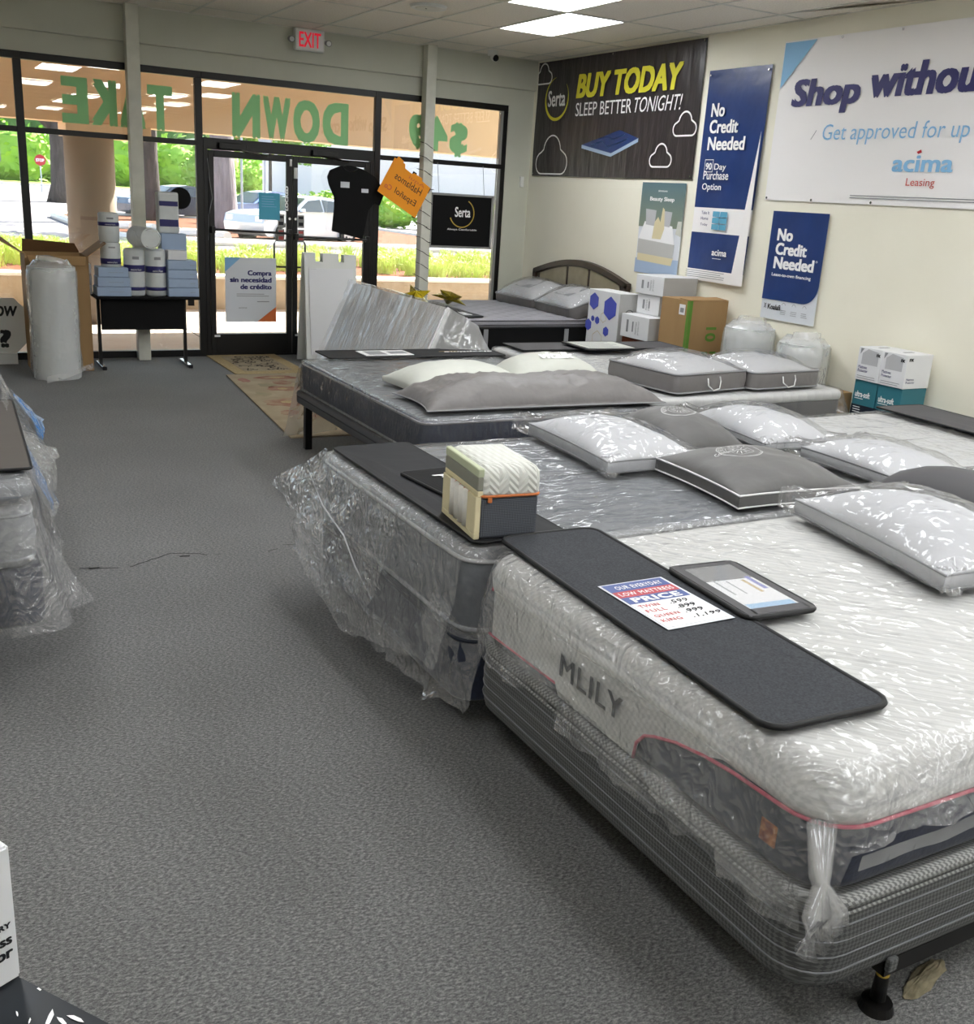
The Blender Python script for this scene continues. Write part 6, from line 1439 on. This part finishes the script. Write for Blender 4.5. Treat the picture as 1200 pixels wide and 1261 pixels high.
# protector boxes
def pbox(lab1,lab2,y0,y1):
    x0,x1=6.16,6.42
    t=thing('teal_carton',lab2,'box',((x0+x1)/2,(y0+y1)/2,0),0,'teal cartons by the wall')
    part('body',box(x0,x1,y0,y1,0,.655,.003,seg=1),'teal_box',t); part('dark_band',box(x0-.0015,x1+.001,y0-.0015,y1-.001,.36,.47),'navy_box',t)
    F=frame((x0-.001,y1,0),(0,-1,0),(0,0,1)); text('ultra-soft',.05,'white_ink',t,F@Matrix.Translation((.02,.53,0)),fit=.14,hfit=.045,bold=.001)
    part('small_print',lines(F@Matrix.Translation((0,0,.001)),.02,.515,.1,1,.02,.005),'white_ink',t,kind='stuff'); part('small_print',lines(F@Matrix.Translation((0,0,.002)),.02,.45,.08,3,.018,.005),'white_ink',t,kind='stuff')
    for k in range(3): part('icon',box(x0-.003,x0-.0015,y1-.04-.035*k,y1-.022-.035*k,.375,.395),'white_ink',t)
    part('round_seal',cyl((6.30,y0-.003,.50),(6.30,y0-.001,.50),.032,n=20),'poster_white',t)
    u=thing('white_window_carton',lab1,'box',((x0+x1)/2,(y0+y1)/2,.655),0,'white window cartons on the teal ones')
    part('body',box(x0-.012,x1,y0-.008,y1,.656,.90,.003,seg=1),'white_box',u)
    F=frame((x0-.013,y1,.656),(0,-1,0),(0,0,1))
    part('bed_photo',flat([(.04,.12),(.19,.12),(.19,.22),(.09,.235),(.04,.20)],F,.0006),'white_fabric',u); part('photo_back',flat([(.02,.19),(.05,.235),(.02,.235)],F,.0008),'grey_ink',u)
    text('FX',.03,'black_ink',u,F@Matrix.Translation((.17,.19,.001)),fit=.035,hfit=.022,bold=.002); text('Mattress\nProtector',.03,'navy_ink',u,F@Matrix.Translation((.02,.075,.001)),fit=.09,hfit=.05)
    part('small_print',lines(F@Matrix.Translation((0,0,.001)),.02,.03,.17,2,.015,.004),'grey_ink',u,kind='stuff')
    F=frame((x0-.012,y0-.009,.656),(1,0,0),(0,0,1)); text('FX',.03,'black_ink',u,F@Matrix.Translation((.02,.20,0)),fit=.045,hfit=.022,bold=.002); text('Mattress\nProtector',.03,'navy_ink',u,F@Matrix.Translation((.02,.05,0)),fit=.09,hfit=.04)
    part('hand_slot',box(6.24,6.34,(y0+y1)/2-.012,(y0+y1)/2+.012,.9,.9015),'grey_ink',u)
pbox('white window carton on the far teal carton, farther from the camera','teal carton, the far one of the pair against the right wall',5.125,5.335)
pbox('white window carton with a clear side print on the near teal carton','teal carton with a round seal, the near one of the pair',4.90,5.115)

# ================================================================== NEAR LEFT
e=Vector((.577,-.817,0)); nn=Vector((-.817,-.577,0)); P0=Vector((-.10,1.655,0))
t=thing('display_table','glossy black low display table top with white floral print, at the bottom left','table',tuple(P0+e*.5+nn*.3))
def TT(u,v,z): q=P0+e*u+nn*v; return (q.x,q.y,z)
R=[[TT(u,v,z) for u,v in ((0,0),(1.1,0),(1.1,.6),(0,.6))] for z in (.56,.60)]
part('table_top',loops(R),'gloss_black',t)
for u,v in ((.05,.05),(1.05,.05),(1.05,.55),(.05,.55)): part('leg',cyl(TT(u,v,0),TT(u,v,.56),.02,n=10),'black_metal',t)
random.seed(3)
for x,y,a,L in ((.033,1.374,.5,.006),(.048,1.352,.9,.006),(.074,1.345,1.0,.018),(.090,1.330,.2,.014),(.108,1.328,-.1,.016),(.060,1.310,.4,.03),(.110,1.290,0,.03),(.02,1.30,1.2,.03)):
    c=Vector((x,y,.6012)); d=(e*math.cos(a)+nn*math.sin(a)); s=Vector((-d.y,d.x,0))
    part('printed_petal',poly([c-d*L,c-d*L*.4+s*L*.28,c+d*L*.5+s*L*.22,c+d*L,c+d*L*.5-s*L*.14,c-d*L*.4-s*L*.12],depth=.0006,nrm=(0,0,1)),'white_ink',t)
for u in (.12,.16,.21,.235,.29): part('edge_wear',stroke([(u,0),(u+.008,.001)],.003,frame(TT(0,.002,.6011),tuple(e),tuple(nn))),'white_ink',t)
t=thing('white_box','white box with black print standing on the glossy black table','box',(-.03,1.52,.60))
q0=Vector((.046,1.452,.601)); ex=Vector((.80,.60,0)); 
fx=Vector((.62,.785,0)); gx=Vector((-.785,.62,0))
R=[[(q0+gx*a+fx*c+Vector((0,0,z))) for a,c in ((0,0),(.0,.05),(.20,.05),(.20,0))] for z in (0,.245)]
fw=Vector((-.9,-.436,0)); bk=Vector((-.436,.9,0))
R=[[tuple(q0+fw*a+bk*c+Vector((0,0,z))) for a,c in ((0,0),(.16,0),(.16,.05),(0,.05))] for z in (0,.238)]
b=loops(R); bmesh.ops.bevel(b,geom=list(b.edges),offset=.004,segments=2,affect='EDGES'); bmesh.ops.recalc_face_normals(b,faces=b.faces); part('body',b,'white_box',t)
F=frame(tuple(q0+fw*.16+Vector((.436,-.9,0))*.0015),tuple(-fw),(0,0,1))
for s,y,hh,wd in (('LUXURY',.10,.010,.06),('endless',.072,.018,.075),('color',.048,.02,.06)): text(s,.03,'black_ink',t,F@Matrix.Translation((.15-wd,y,0)),fit=wd,hfit=hh,bold=.0008)
